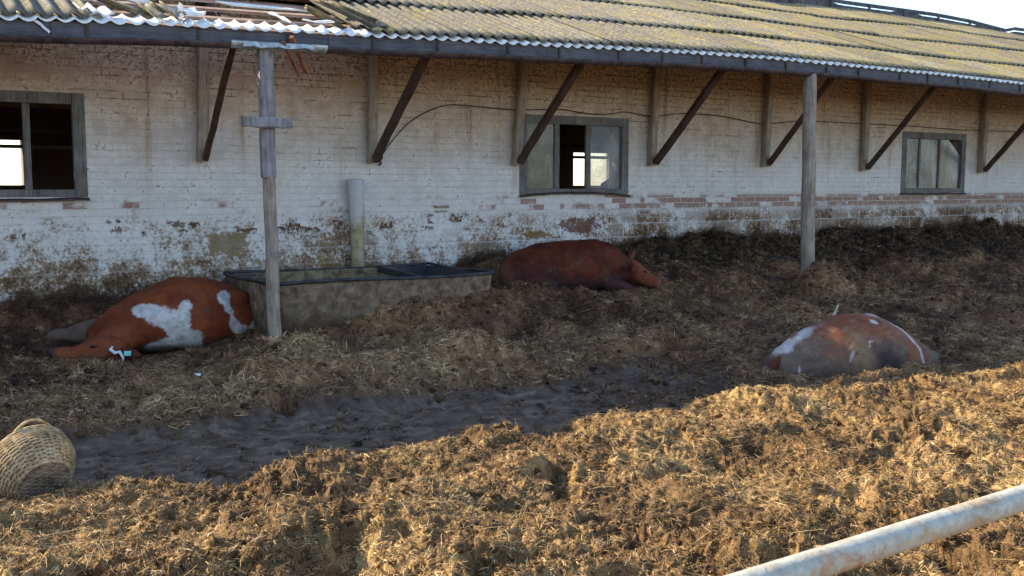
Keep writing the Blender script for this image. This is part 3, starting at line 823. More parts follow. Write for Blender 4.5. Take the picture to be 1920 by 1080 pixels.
for i in range(9):
    x = gz0 + .05 + (gz1 - gz0 - .1) * i / 8; z = ez(x) - .148
    wob = .012 * math.sin(i * 2.1)
    for (yy, zz) in ((EY - .02, z + .006), (EY - .11 - wob, z - .016), (EY - .118 - wob, z - .05 + wob), (EY - .112, z - .052), (EY - .104, z - .02), (EY - .02, z + .002)): Vv.append((x, yy, zz))
mb.add(Vv, [[i*6+j, (i+1)*6+j, (i+1)*6+(j+1) % 6, i*6+(j+1) % 6] for i in range(8) for j in range(6)] + [[5, 4, 3, 2, 1, 0], [48, 49, 50, 51, 52, 53]])
mb.build('gutter_lip', M['zinc'], barn)

# rafters, purlin, battens
mb = MB()
BR = [(380, 300), (697, 303), (968, 307), (1222, 308), (1435, 310), (1620, 318), (1840, 322)]
bxs = [atY(px, py, WY).x for px, py in BR]
raf = sorted(bxs + [bxs[0] - 2.0, bxs[0] - 4, bxs[0] - 6, bxs[-1] + 2.4, bxs[-1] + 4.8, bxs[-1] + 7.2, bxs[-1] + 9.6, bxs[-1] + 12, bxs[-1] + 14.4, bxs[-1] + 16.8])
for i, x in enumerate(raf):
    for (ya, yb) in ((EY + .03, RY), (RY, 22.4)):
        p0 = Vector((x, ya, roof_z(x, ya) - .16)); p1 = Vector((x, yb, roof_z(x, yb) - .16))
        mb = MB(); mb.beam(p0, p1, .08, .13, seed=i); mb.build('rafter', M['dark_wood'], barn)
for y in list(np.arange(EY + .16, 16.5, .42)) + [17.5, 18.5, 19.5, 20.5, 21.5]:
    mb = MB(); xs_ = np.arange(BX0, BX1 + .1, .85); Vb = []
    for i, x in enumerate(xs_):
        zc = roof_z(x, y) - .066 + rr.uniform(-.006, .006); y0 = y + rr.uniform(-.01, .01)
        for yy, zz in ((-.045, -.032), (.045, 0), (.045, .030), (-.045, -.002)): Vb.append((x, y0 + yy, zc + zz))
    n = len(xs_) - 1
    mb.add(Vb, [[i*4+j, (i+1)*4+j, (i+1)*4+(j+1) % 4, i*4+(j+1) % 4] for i in range(n) for j in range(4)] + [[0, 1, 2, 3], [n*4+3, n*4+2, n*4+1, n*4]])
    mb.build('batten', M['batten'], barn)
mb = MB()
for y, dz, hh in ((EY + .12, -.095, .10), ):
    x = BX0
    while x < BX1:
        x2 = min(BX1, x + 3.9); mb.beam((x, y, ez(x) + dz - .02), (x2, y, ez(x2) + dz - .02), .09, hh, n=4, seed=int(x)); x = x2
mb.build('purlin', M['dark_wood'], barn)

# brackets: wall strut with a diagonal brace
BT = [(432, 105), (792, 118), (1083, 127), (1350, 137), (1555, 152), (1745, 170), (1965, 186)]
VT = [(387, 105), (706, 116), (990, 123), (1238, 136), (1450, 146), (1632, 160), (1856, 184)]
for i, ((bx, by), (tx, ty), (vx, vy)) in enumerate(zip(BR, BT, VT)):
    pb = atY(bx, by, WY - .07)
    pv = atY(vx, vy, WY - .16); lean = pv.x - pb.x
    topz = roof_z(pb.x, WY - .12) - .12
    k = (topz - pb.z) / max(.1, pv.z - pb.z)
    pv = Vector((pb.x + lean * min(1.2, k) * .9, WY - .12, topz))
    mb = MB(); mb.beam(pb - Vector((0, 0, .02)), pv, .115, .09, up=(0, 1, 0), n=8, seed=i, rough=.005)
    st = mb.build('roof_strut', M['strut_wood'], barn)
    # outer end meets the purlin under the eave
    Yt = EY + .34; pt = atY(tx, ty, Yt)
    pt.z = min(pt.z, ez(pt.x) - .12)
    q0 = pb + Vector((.02, -.07, .03)); d = (pt - q0).normalized()
    mb = MB(); mb.beam(q0, pt + d * .25, .085 if i else .07, .10, up=(0, -1, 1), n=8, seed=i + 30, rough=.004)
    mb.build('diagonal_brace', M['brace_wood'], st)

# windows
def window(x0, x1, spec):
    fr = MB(); y = WY; t = .075
    fr.box((x0 - .05, y - .012, WZ0 - .02), (x0 + t, y + .07, WZ1 + .02)); fr.box((x1 - t, y - .012, WZ0 - .02), (x1 + .05, y + .07, WZ1 + .02))
    fr.box((x0 + t + .001, y - .009, WZ1 - .10), (x1 - t - .001, y + .066, WZ1 + .02)); fr.box((x0 + t + .001, y - .009, WZ0 - .02), (x1 - t - .001, y + .066, WZ0 + .06))
    f = fr.build('window', M['frame'], barn)
    bv = f.modifiers.new('bevel', 'BEVEL'); bv.width = .006; bv.segments = 2
    sl_ = MB(); nseg = 14; Vs = []
    for i in range(nseg + 1):
        u = i / nseg; x = x0 - .06 + (x1 - x0 + .12) * u; z = WZ0 - .035 + spec.get('arch', 0) * math.sin(math.pi * u) + rr.uniform(-.004, .004)
        for (yy, zz) in ((y - .055, z - .02), (y - .013, z + .0), (y - .013, z + .012), (y - .055, z - .006)): Vs.append((x, yy, zz))
    sl_.add(Vs, [[i*4+j, (i+1)*4+j, (i+1)*4+(j+1) % 4, i*4+(j+1) % 4] for i in range(nseg) for j in range(4)] + [[0, 3, 2, 1], [nseg*4, nseg*4+1, nseg*4+2, nseg*4+3]])
    sl_.build('sill', M['gutter'], f)
    zb, zt = WZ0 + .062, WZ1 - .102
    for mx, mw in spec.get('mull', []):
        m = MB(); m.beam((mx, y + .03, zb), (mx + .004, y + .03, zt), mw, .05, up=(0, 1, 0), n=5, seed=int(mx * 10), rough=.002)
        m.build('mullion', M['frame'], f)
    for (a, b, mat, cut) in spec.get('glass', []):
        g = MB(); ya, yb_ = y + .028, y + .032
        if cut: P_ = [(a, zb), (b, zb), (b, zt - .30), (b - .10, zt - .20), (b - .36, zt), (a, zt)]
        else: P_ = [(a, zb), (b, zb), (b, zt), (a, zt)]
        k = len(P_)
        g.add([(p, ya, q) for p, q in P_] + [(p, yb_, q) for p, q in P_], [list(range(k)), [k + i for i in range(k)][::-1]] + [[i, k + i, k + (i+1) % k, (i+1) % k] for i in range(k)])
        g.build('pane', M[mat], f)
    return f
mx1 = atY(51, 280, WY).x
window(*WIN[0], dict(mull=[(mx1, .07)], arch=-.01))
ma = atY(1045, 290, WY).x; mbx = atY(1104, 290, WY).x
w2 = window(*WIN[1], dict(mull=[(ma, .085), (mbx, .085)], arch=.045, glass=[(WIN[1][0] + .076, ma - .04, 'glass_dusty', False), (mbx + .04, WIN[1][1] - .076, 'glass_blue', False)]))
m1 = atY(1725, 300, WY).x; m2_ = atY(1762, 300, WY).x
window(*WIN[2], dict(mull=[(m1, .05), (m2_, .05)], glass=[(WIN[2][0] + .076, m1 - .025, 'glass_sky', False), (m1 + .025, m2_ - .025, 'glass_sky', False), (m2_ + .025, WIN[2][1] - .076, 'glass_sky', True)]))
for w in WIN[3:]:
    c1 = w[0] + .6; c2 = w[0] + 1.2
    window(*w, dict(mull=[(c1, .05), (c2, .05)], glass=[(w[0] + .076, c1 - .025, 'glass_sky', False), (c1 + .025, c2 - .025, 'glass_sky', False), (c2 + .025, w[1] - .076, 'glass_sky', False)]))

# ridge ventilator: two dark boards with a slit of sky between
_c = [(1570, 0), (1702, 18), (1752, 25), (1815, 37), (1860, 49), (1884, 55), (1897, 51), (1920, 54)]
_c = [atY(px, py, RY) for px, py in _c]
CX = np.array([p.x for p in _c]); CZ = np.array([p.z for p in _c])
def cz(x): return float(np.interp(x, CX, CZ)) if x >= CX[0] else float(CZ[0]) + .01 * math.sin(x * 3)
def board(name, x0, x1, y0, y1, zl, zh, mat, n=60):
    V = []
    for i in range(n + 1):
        x = x0 + (x1 - x0) * i / n; a, b = zl(x), zh(x)
        b = max(b, a + .01)
        for (yy, zz) in ((y0, a), (y1, a), (y1, b), (y0, b)): V.append((x, yy, zz))
    Fc = [[i*4+j, (i+1)*4+j, (i+1)*4+(j+1) % 4, i*4+(j+1) % 4] for i in range(n) for j in range(4)] + [[0, 3, 2, 1], [n*4, n*4+1, n*4+2, n*4+3]]
    return np_mesh(name, np.array(V), Fc, mat, barn)
gap = .034
def slit(x): return gap * (1 if math.sin(x * 1.9) > -.55 else .1)
board('ridge_board', BX0, 42, RY - .06, RY - .03, lambda x: roof_z(x, RY) - .05, lambda x: max(roof_z(x, RY) + .05, cz(x) - .085 - slit(x)), M['ridge'], 240)
board('ridge_cap', BX0, 42, RY - .065, RY - .028, lambda x: cz(x) - .085, lambda x: cz(x), M['ridge'], 240)
x = 14.0
while x < 42:
    mb = MB(); mb.box((x, RY - .10, roof_z(x, RY) + .0), (x + .07, RY - .068, cz(x) - .02)); x += 1.35
    mb.build('ridge_block', M['ridge'], barn)

# broken sheets and scraps lying in the hole: things of their own
def fragment(px, py, Y, nw, L, rot, tiltx, tilty, mat, label, dz=.06, cat='roof sheet', kind='corr'):
    p = atY(px, py, Y); p.z = roof_z(p.x, Y) + dz
    V = []; Fc = []
    if kind == 'corr':
        nx = nw * 8 + 1; ny = 5
        for side in (0, 1):
            for j in range(ny):
                for i in range(nx):
                    xx = (i / 8 - nw / 2) * PITCH_W; yy = (j / (ny - 1) - .5) * L
                    if j == 0: yy += .25 * L * math.sin(i * .7 + px) * .3
                    if j == ny - 1: yy += .12 * L * math.sin(i * 1.1 + px)
                    V.append((xx, yy, AMP * math.cos(2 * math.pi * i / 8) - side * .009))
        A = nx * ny
        for j in range(ny - 1):
            for i in range(nx - 1):
                a = j * nx + i; Fc.append((a, a + 1, a + nx + 1, a + nx)); Fc.append((a + A, a + A + nx, a + A + nx + 1, a + A + 1))
        for i in range(nx - 1):
            Fc.append((i, i + A, i + A + 1, i + 1)); a = (ny - 1) * nx + i; Fc.append((a, a + 1, a + A + 1, a + A))
        for j in range(ny - 1):
            a = j * nx; Fc.append((a, a + nx, a + nx + A, a + A)); a += nx - 1; Fc.append((a, a + A, a + nx + A, a + nx))
    else:                                          # flat splintered scrap
        w = nw; k = 9; top = []
        for i in range(k):
            a = 2 * math.pi * i / k
            e = (1 + .35 * math.sin(i * 2.3 + px))
            top.append((math.cos(a) * w / 2 * e, math.sin(a) * L / 2 * e, .012 * math.sin(i * 1.7)))
        V = top + [(a, b, c - .014) for a, b, c in top]
        Fc = [list(range(k)), [k + i for i in range(k)][::-1]] + [[i, k + i, k + (i+1) % k, (i+1) % k] for i in range(k)]
    o = np_mesh('broken_roof_sheet' if kind == 'corr' else 'roof_scrap', np.array(V), [list(f) for f in Fc], mat, None, kind == 'corr',
                {'tone': np.full(len(V), 1.1), 'crest': np.array([(v[2] / AMP + 1) / 2 + .4 for v in V])})
    o.location = p; o.rotation_euler = (R(tiltx) + math.atan(.36), R(tilty), R(rot))
    tag(o, label, cat, 'broken pieces lying in the roof hole')
    return o
fragment(208, 22, 10.25, 1, .75, 42, 0, 0, M['roof'], 'long narrow piece of broken corrugated sheet slanting down beside the intact left roof')
fragment(283, 36, 9.98, 1, .28, 25, 8, 5, M['roof'], 'small lichened sheet stub in the roof hole, left of its twin')
fragment(312, 30, 10.05, 1, .34, 30, 6, -5, M['roof'], 'lichened sheet stub in the roof hole, right of its twin')
fragment(337, 30, 10.02, .10, .42, -12, 10, 0, M['slate'], 'slate grey narrow strip standing across the battens in the roof hole', cat='scrap', kind='flat')
fragment(352, 22, 10.1, .20, .16, 10, 12, 0, M['debris_white'], 'white crumpled scrap in the roof hole, higher of the two by the slate strip', cat='scrap', kind='flat')
fragment(364, 38, 9.96, .26, .10, 4, 6, 0, M['debris_white'], 'white flat scrap in the roof hole below the crumpled one', .07, cat='scrap', kind='flat')
fragment(255, 12, 10.4, .36, .2, 10, 0, 0, M['slate'], 'dark slate scrap behind the long narrow broken sheet', cat='scrap', kind='flat')
fragment(485, 6, 10.55, .95, .07, 3, 0, 0, M['debris_white'], 'long pale lath lying over the black gap in the roof', .05, cat='scrap', kind='flat')
fragment(520, 27, 10.15, .10, .34, 18, 0, 0, M['debris_white'], 'short white strip at the right end of the black gap in the roof', .05, cat='scrap', kind='flat')
fragment(610, 33, 10.15, 1, .38, 75, 4, 0, M['roof'], 'cream broken sheet corner lying on the battens at the right of the roof hole')
fragment(600, 44, 9.95, .30, .05, -8, 0, 0, M['debris_white'], 'white lath end on the lowest batten at the right of the roof hole', .07, cat='scrap', kind='flat')
fragment(650, 28, 10.25, 1, .85, 38, 5, 0, M['roof'], 'dislodged pale sheet strip leaning on the sheets right of the roof hole', .10)
fragment(672, 30, 10.2, 1, .62, 33, 3, 8, M['roof'], 'second dislodged sheet strip beside the intact roof right of the hole', .11)
fragment(175, 36, 9.95, 2, .22, 12, 5, 0, M['debris_white'], 'pale curled sheet end just above the eave at the left of the roof hole', .05)

# splintered sticks hanging over the gutter
for (a, b, c, d, w, m, lab) in ((530, 78, 562, 143, .034, 'splinter', 'orange brown splintered stick hanging through the gutter right of the near post'),
                             (545, 70, 575, 136, .045, 'splinter', 'wider grey tipped stick hanging beside the orange stick at the gutter')):
    p0 = atY(a, b, EY - .10); p1 = atY(c, d, EY + .12)
    p0 = Vector((p0.x, EY - .115, p0.z)); mid = p0.lerp(p1, .5)
    mb = MB(); mb.beam(p0, p1, w, w * .8, n=6, rough=.006, seed=a)
    o = mb.build('splintered_stick', M[m], None, origin=tuple(mid)); tag(o, lab, 'stick', 'sticks hanging at the gutter')
# rag of pale film over the fascia at far left
pts = [atY(60, 36, EY - .012), atY(74, 44, EY - .014), atY(80, 50, EY - .012), atY(92, 60, EY - .014)]
mb = MB()
for i in range(3): mb.beam(pts[i], pts[i + 1] + (pts[i+1] - pts[i]) * .1, .022, .01, up=(0, 1, 0), n=3, seed=i, rough=.004)
o = mb.build('sheet_splinter', M['white'], None, origin=tuple(pts[1])); tag(o, 'thin white splinter hanging over the dark fascia at the far left', 'splinter')

# posts
def post(name, base, top, r0, r1, label, mat, sq=False):
    n = 14; pts = [base.lerp(top, i / n) + Vector((math.sin(i * .9) * .004, math.cos(i * 1.3) * .004, 0)) for i in range(n + 1)]
    mb = MB(); mb.tube(pts, [r0 + (r1 - r0) * i / n for i in range(n + 1)], 12 if not sq else 9, rough=.05, seed=int(base.x * 10))
    o = mb.build(name, mat, barn, True)
    o["label"] = label
    return o
t1 = atY(497, 108, EY + .0); t1 = Vector((t1.x, EY, ez(t1.x) - .16)); b1 = atY(517, 668, EY - .03); b1.z -= .15
scale1 = (b1 - Vector((0, 0, EYE))).length
mb = MB()
m_ = b1.lerp(t1, .64); m2 = b1.lerp(t1, .60)
p_low = post('post', b1, m_, .068, .062, 'near round timber post of the eave, with a cross plank high up', M['post_wood'])
mb = MB(); mb.beam(m2 + Vector((-.012, -.01, 0)), t1, .135, .10, up=(0, 1, 0), n=9, rough=.004, seed=4)
up_ = mb.build('post_extension', M['grey_wood'], p_low)
cp = atY(499, 231, EY - .09)
mb = MB(); mb.beam(cp + Vector((-.24, -.01, .008)), cp + Vector((.25, -.01, .004)), .06, .10, n=6, rough=.004, seed=9)
mb.build('cross_plank', M['grey_wood'], p_low)
t2 = atY(1519, 145, EY); t2 = Vector((t2.x, EY, ez(t2.x) - .16)); b2 = Vector((P2.x, EY - .03, P2.z - .2))
post('post', b2, t2, .10, .092, 'far thicker round timber post of the eave, bedded in a heap', M['post_wood'])
# hidden posts further along
for xx in (P2.x + 7.5, P2.x + 15, P1.x - 7):
    post('post', Vector((xx, EY - .03, -.1)), Vector((xx, EY, ez(xx) - .19)), .09, .085, 'round timber post of the eave', M['post_wood'])

# cable along the wall
cp_ = [(716, 292), (724, 280), (737, 262), (765, 232), (800, 210), (840, 197), (890, 199), (940, 204), (975, 206), (1025, 205), (1060, 206), (1110, 214), (1150, 213), (1175, 210), (1225, 218), (1280, 213), (1355, 218), (1430, 232), (1500, 227), (1600, 231), (1700, 236), (1800, 243), (1900, 247), (1990, 254)]
cpts = [atY(a, b, WY - .03) for a, b in cp_]
# smooth
def catmull(P, n=6):
    out = []
    for i in range(len(P) - 1):
        p0, p1, p2, p3 = P[max(i-1, 0)], P[i], P[i+1], P[min(i+2, len(P)-1)]
        for k in range(n):
            t = k / n
            out.append(.5 * ((2*p1) + (p2-p0)*t + (2*p0-5*p1+4*p2-p3)*t*t + (3*p1-p0-3*p2+p3)*t**3))
    return out + [P[-1]]
cs = catmull(cpts)
mb = MB(); mb.tube(cs, .0065, 6)
tail = [cs[0] + Vector((-.03 * i * .3, -.01, -.03 * i)) + Vector((.012 * math.sin(i * 2.5), 0, 0)) for i in range(5)]
mb.tube(tail, .012, 6)
o = mb.build('cable', M['cable'], None, True, origin=tuple(cs[0])); tag(o, 'thin black cable slung along the wall under the eave, end hanging by the second strut', 'cable')

# whitewashed pipe stub against the wall above the trough
pa = atY(672, 500, WY - .10); pb_ = atY(667, 338, WY - .10); pa.z -= .5
mb = MB(); mb.tube([pa, pa.lerp(pb_, .5), pa.lerp(pb_, .85), pb_, pb_ + Vector((0, 0, .02))], [.075, .08, .095, .10, .055], 14, rough=.04)
o = mb.build('wall_pipe', M['wash_pipe'], None, True, origin=tuple(pa)); tag(o, 'upright pipe stub half whitewashed, against the wall above the trough', 'pipe')
hk = atY(655, 490, WY - .02)
mb = MB(); mb.tube([hk + Vector((-.05, 0, -.05)), hk + Vector((-.05, -.03, .03)), hk + Vector((.06, -.03, .03)), hk + Vector((.10, 0, .03))], .008, 6)
o = mb.build('wall_hook', M['cable'], None, origin=tuple(hk)); tag(o, 'bent iron hook in the wall left of the pipe stub', 'hook')
lg = atY(828, 392, WY - .02)
mb = MB(); mb.beam(lg + Vector((-.10, 0, .035)), lg + Vector((.10, 0, .03)), .05, .025, n=4)
mb.beam(lg + Vector((-.09, 0.01, -.03)), lg + Vector((.09, .01, -.03)), .02, .02, n=4)
o = mb.build('wall_bracket', M['post_wood'], None, origin=tuple(lg)); tag(o, 'small whitish bracket ledge stuck on the wall right of the pipe stub', 'ledge')
wh = atY(1052, 445, WY - .05)
mb = MB(); mb.tube([wh + Vector((.05, 0, -.05)), wh, wh + Vector((-.03, -.01, .05)), wh + Vector((-.035, -.02, .12))], .008, 6)
o = mb.build('bent_wire', M['white'], None, True, origin=tuple(wh)); tag(o, 'pale bent wire sticking up from the wall behind the dark red cow', 'wire')

# ------------------------------------------------------------------ trough
tz = .93
TL = atZ(413, 512, tz); TNL = atZ(500, 532, tz); TNR = atZ(935, 513, tz); TR = atZ(790, 497, tz)
yn = (TNL.y + TNR.y) / 2; yf = min(11.45, (TL.y + TR.y) / 2); xl = TNL.x; xr = TNR.x
tr = empty('feeding_trough', (xl, yn, .3), 'long black rimmed feeding trough with dung caked sides standing at the wall', 'trough')
def rim_pts(y0, y1, x0, x1, z, ins=0):
    return [(x0 + ins, y0 + ins, z), (x1 - ins, y0 + ins, z), (x1 - ins, y1 - ins, z), (x0 + ins, y1 - ins, z)]
def loft_loops(loops, mb):
    V = []; k = len(loops[0])
    for l in loops: V += l
    mb.add(V, [[i*k+j, i*k+(j+1) % k, (i+1)*k+(j+1) % k, (i+1)*k+j] for i in range(len(loops)-1) for j in range(k)])
def dens(l, n=12):
    out = []
    for i in range(4):
        a = Vector(l[i]); b = Vector(l[(i+1) % 4])
        for k in range(n): out.append(tuple(a.lerp(b, k / n)))
    return out
o_b = dens([(xl + .10, yn + .16, .15), (xr - .12, yn + .16, .15), (xr - .12, yf - .1, .15), (xl + .10, yf - .1, .15)])
o_t = dens(rim_pts(yn + .01, yf, xl + .01, xr - .01, tz - .02))
mb = MB(); loops = []
for i in range(7):
    t = i / 6; L_ = [Vector(a).lerp(Vector(b), t) for a, b in zip(o_b, o_t)]
    loops.append([tuple(v + Vector((rr.uniform(-.008, .008), rr.uniform(-.012, .012), 0)) * (0 if i == 6 else 1)) for v in L_])
loft_loops(loops, mb); mb.build('side', M['tank_side'], tr, True)
mb = MB()
for k_, (a, b) in enumerate(zip(rim_pts(yn, yf, xl, xr, tz), rim_pts(yn, yf, xl, xr, tz)[1:] + rim_pts(yn, yf, xl, xr, tz)[:1])):
    a = Vector(a); b = Vector(b); n = 10
    pts = [a.lerp(b, i / n) + Vector((0, 0, .012 * math.sin(i / n * math.pi * 2 + k_))) for i in range(n + 1)]
    mb.tube(pts, .018, 8)
mb.build('rim', M['tank'], tr, True)
mb = MB()
loops = [dens(rim_pts(yn + .02, yf - .02, xl + .02, xr - .02, tz - .01)), dens([(xl + .18, yn + .25, tz - .30), (xr - .25, yn + .25, tz - .30), (xr - .25, yf - .12, tz - .24), (xl + .18, yf - .12, tz - .24)])]
loft_loops([l[::-1] for l in loops], mb)
k = len(loops[1]); mb.F.append([len(mb.V) - k + i for i in range(k)])
mb.build('inside', M['tank_in'], tr)
mb = MB()
for xx in (xr - .82,):
    mb.beam((xx, yn + .1, tz - .05), (xx + .12, yf - .02, tz - .03), .04, .08, n=4)
mb.build('divider', M['tank'], tr)
mb = MB(); q = atY(925, 493, yn + .3)
mb.tube([q + Vector((.0, 0, -.14)), q + Vector((-.05, 0, -.02)), q + Vector((-.02, 0, .05)), q + Vector((.12, .05, .06)), q + Vector((.25, .1, .04))], .007, 6)
o = mb.build('wire_loop', M['cable'], None, True, origin=tuple(q + Vector((0, 0, -.14)))); tag(o, 'dark wire loop at the right end of the trough', 'wire')

# ------------------------------------------------------------------ cows
class Blob:
    def __init__(s): s.parts = []
    def chain(s, pts, step=6):
        """pts: (x,y,z, rx,ry,rz) in the cow's own frame"""
        for a, b in zip(pts[:-1], pts[1:]):
            for k in range(step):
                t = k / step; t2 = t
                s.parts.append([a[i] + (b[i] - a[i]) * t2 for i in range(6)])
        s.parts.append(list(pts[-1]))
    def build(s, name, mat, parent, voxel=.014, smooth=8, coat=None, rot=0):
        bm = bmesh.new(); bmesh.ops.create_icosphere(bm, subdivisions=3, radius=1)
        T = np.array([v.co[:] for v in bm.verts]); TF = np.array([[v.index for v in f.verts] for f in bm.faces]); bm.free()
        P = np.array(s.parts); n = len(P); m = len(T)
        V = (T[None] * P[:, None, 3:6] + P[:, None, 0:3]).reshape(-1, 3)
        Fc = (np.arange(n)[:, None, None] * m + TF[None]).reshape(-1, 3)
        me = bpy.data.meshes.new('tmp'); me.from_pydata(V.tolist(), [], Fc.tolist())
        o = bpy.data.objects.new('tmp', me); COL.objects.link(o)
        r = o.modifiers.new('r', 'REMESH'); r.mode = 'VOXEL'; r.voxel_size = voxel
        sm = o.modifiers.new('s', 'SMOOTH'); sm.iterations = smooth; sm.factor = .6
        dg = bpy.context.evaluated_depsgraph_get(); dg.update()
        me2 = bpy.data.meshes.new_from_object(o.evaluated_get(dg))
        bpy.data.objects.remove(o); bpy.data.meshes.remove(me)
        nv = len(me2.vertices); co = np.empty(nv * 3, np.float32); me2.vertices.foreach_get('co', co); co = co.reshape(-1, 3)
        no = np.empty(nv * 3, np.float32); me2.vertices.foreach_get('normal', no); no = no.reshape(-1, 3)
        # hide folds and muscle relief
        d = .010 * pn(co[:, 0] * 7 + co[:, 1] * 2, co[:, 2] * 7 + co[:, 1] * 3, 12) + .005 * pn(co[:, 0] * 19, co[:, 2] * 19 + co[:, 1] * 13, 13)
        co = co + no * d[:, None]
        me2.vertices.foreach_set('co', co.ravel())
        c = coat(co, no) if coat else np.tile([[.2, .05, .02]], (nv, 1))
        at = me2.attributes.new('coat', 'FLOAT_COLOR', 'POINT'); at.data.foreach_set('color', np.concatenate([c, np.ones((nv, 1))], 1).astype(np.float32).ravel())
        me2.polygons.foreach_set("use_smooth", np.ones(len(me2.polygons), bool))
        me2.name = name; me2.materials.clear(); me2.materials.append(mat)
        ob = bpy.data.objects.new(name, me2); link(ob, parent); return ob
def seg_d(p, a, b):
    a = np.array(a); b = np.array(b); ab = b - a
    t = np.clip(((p - a) @ ab) / (ab @ ab), 0, 1)
    return np.linalg.norm(p - (a + t[:, None] * ab), axis=1)
def patch(p2, lines, edge=.012, warp=1.):
    """coat patch made of strokes (u0,v0,r0,u1,v1,r1) on the side of the body"""
    best = np.full(len(p2), 9.)
    w = .040 * pn(p2[:, 0] * 8, p2[:, 1] * 8, 51) + .022 * pn(p2[:, 0] * 30, p2[:, 1] * 30, 52) + .010 * pn(p2[:, 0] * 70, p2[:, 1] * 40, 53)
    for (u0, v0, r0, u1, v1, r1) in lines:
        a = np.array([u0, v0]); b = np.array([u1, v1]); ab = b - a
        t = np.clip(((p2 - a) @ ab) / (ab @ ab + 1e-9), 0, 1)
        best = np.minimum(best, np.linalg.norm(p2 - (a + t[:, None] * ab), axis=1) - (r0 + (r1 - r0) * t))
    return 1 - sst(-edge, edge, best + w * warp)
def mixc(c, k, col): return c * (1 - k[:, None]) + np.array([col]) * k[:, None]
def part(mb, name, mat, parent, smooth=True):
    me = bpy.data.meshes.new(name); me.from_pydata(mb.V, [], mb.F); me.update()
    if smooth: me.polygons.foreach_set("use_smooth", np.ones(len(me.polygons), bool))
    me.materials.append(mat); o = bpy.data.objects.new(name, me); return link(o, parent)

# cow one: flat on her side, back to the viewer, head down at the left
cow1 = empty('cow', tuple(G1), 'red and white cow sprawled on her side left of the near post, turquoise ear tag', 'cow', 'cattle lying in the dung')
cow1.rotation_euler = (0, 0, R(-10))
B = Blob()
B.chain([(.84, .30, .20, .16, .24, .20), (.66, .26, .28, .24, .34, .30), (.36, .20, .33, .30, .42, .38), (.05, .16, .35, .30, .44, .40),
         (-.25, .12, .30, .28, .38, .33), (-.50, .08, .24, .24, .30, .25), (-.68, .04, .16, .18, .22, .18)])
B.chain([(-.45, .02, .24, .22, .22, .22), (-.58, -.18, .18, .19, .18, .18), (-.66, -.34, .13, .15, .14, .14), (-.66, -.46, .10, .115, .11, .115)])   # neck
B.chain([(-.60, -.50, .11, .10, .10, .125), (-.72, -.52, .11, .11, .11, .145), (-.82, -.53, .10, .10, .10, .125), (-.94, -.54, .085, .085, .085, .090), (-1.03, -.54, .085, .088, .09, .090), (-1.09, -.54, .085, .075, .088, .085)])  # head
B.chain([(-.60, .18, .20, .18, .16, .17), (-.84, .26, .19, .13, .12, .13), (-1.02, .30, .17, .070, .065, .068), (-1.12, .31, .17, .078, .070, .070), (-1.30, .30, .15, .052, .050, .050), (-1.40, .30, .13, .062, .054, .050)])  # foreleg
B.chain([(-.3, .45, .15, .14, .14, .13), (-.42, .8, .09, .07, .08, .07), (-.45, 1.1, .06, .045, .05, .045)])
B.chain([(.6, .5, .22, .20, .20, .20), (.50, .85, .13, .10, .11, .10), (.62, 1.15, .06, .05, .06, .05), (.60, 1.35, .05, .045, .05, .04)])
def coat1(p, n):
    m = fbm(p[:, 0] * 3 + 4, p[:, 2] * 3 + p[:, 1] * 2, 21, 4)
    c = np.tile([[.165, .036, .013]], (len(p), 1))
    c = mixc(c, sst(-.3, .5, m), (.245, .060, .020))
    q = p[:, [0, 2]]; near = sst(.42, .30, p[:, 1])
    k = patch(q, [(-.34, .44, .06, -.22, .42, .09), (-.22, .42, .09, -.04, .33, .11), (.10, .47, .055, .05, .36, .08), (.05, .36, .08, -.02, .28, .11), (-.02, .30, .12, .03, .18, .12),
                  (.03, .16, .11, .13, .09, .13), (.0, .14, .08, -.12, .06, .08), (-.12, .06, .08, -.26, .03, .06), (.13, .08, .12, .16, .02, .10)])
    k = np.maximum(k, patch(q, [(.47, .55, .05, .50, .49, .045), (.50, .48, .03, .56, .33, .035), (.56, .33, .04, .61, .20, .055), (.61, .20, .05, .74, .15, .06), (.74, .15, .06, .86, .24, .045)]))
    k = np.maximum(k, patch(q, [(.84, .40, .012, .88, .27, .035)]))
    dirt = .78 + .22 * sst(-.2, .3, fbm(p[:, 0] * 12, p[:, 2] * 12, 8, 3))
    wc = np.array([[.66, .64, .64]]) * dirt[:, None]
    kk = (k * near)[:, None]; c = c * (1 - kk) + wc * kk
    grey = sst(.16, .34, p[:, 1] + .15 * m) * sst(.35, -.1, p[:, 0])
    grey = np.maximum(grey, sst(-.52, -.72, p[:, 0] + .0) * sst(.02, .16, p[:, 1]))
    c = mixc(c, grey * .8, (.15, .12, .095))
    k2 = patch(q, [(-.84, .16, .03, -.78, .17, .02)]) * (p[:, 1] > .15); c = mixc(c, k2 * .7, (.5, .5, .52))
    head = (p[:, 0] < -.5) & (p[:, 1] < -.3)
    c = mixc(c, head * .5, (.25, .07, .03))
    muz = sst(-1.10, -1.15, p[:, 0]) * (p[:, 1] < 0); c = mixc(c, muz * .9, (.10, .07, .08))
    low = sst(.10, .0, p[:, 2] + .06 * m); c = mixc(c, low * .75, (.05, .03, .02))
    return c
B.chain([(.62, .02, .52, .09, .08, .08), (.66, .02, .50, .10, .09, .09)]); B.chain([(-.40, -.10, .34, .14, .10, .12), (-.36, -.12, .26, .14, .10, .14)])
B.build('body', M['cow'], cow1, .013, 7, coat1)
mb = MB(); mb.tube([(-.56, -.60, .10), (-.50, -.64, .09), (-.42, -.66, .07), (-.36, -.65, .05)], [.030, .056, .050, .012], 10)
e = part(mb, 'ear', M['cow'], cow1)
at = e.data.attributes.new('coat', 'FLOAT_COLOR', 'POINT'); at.data.foreach_set('color', np.tile([.10, .022, .012, 1], len(e.data.vertices)).astype(np.float32))
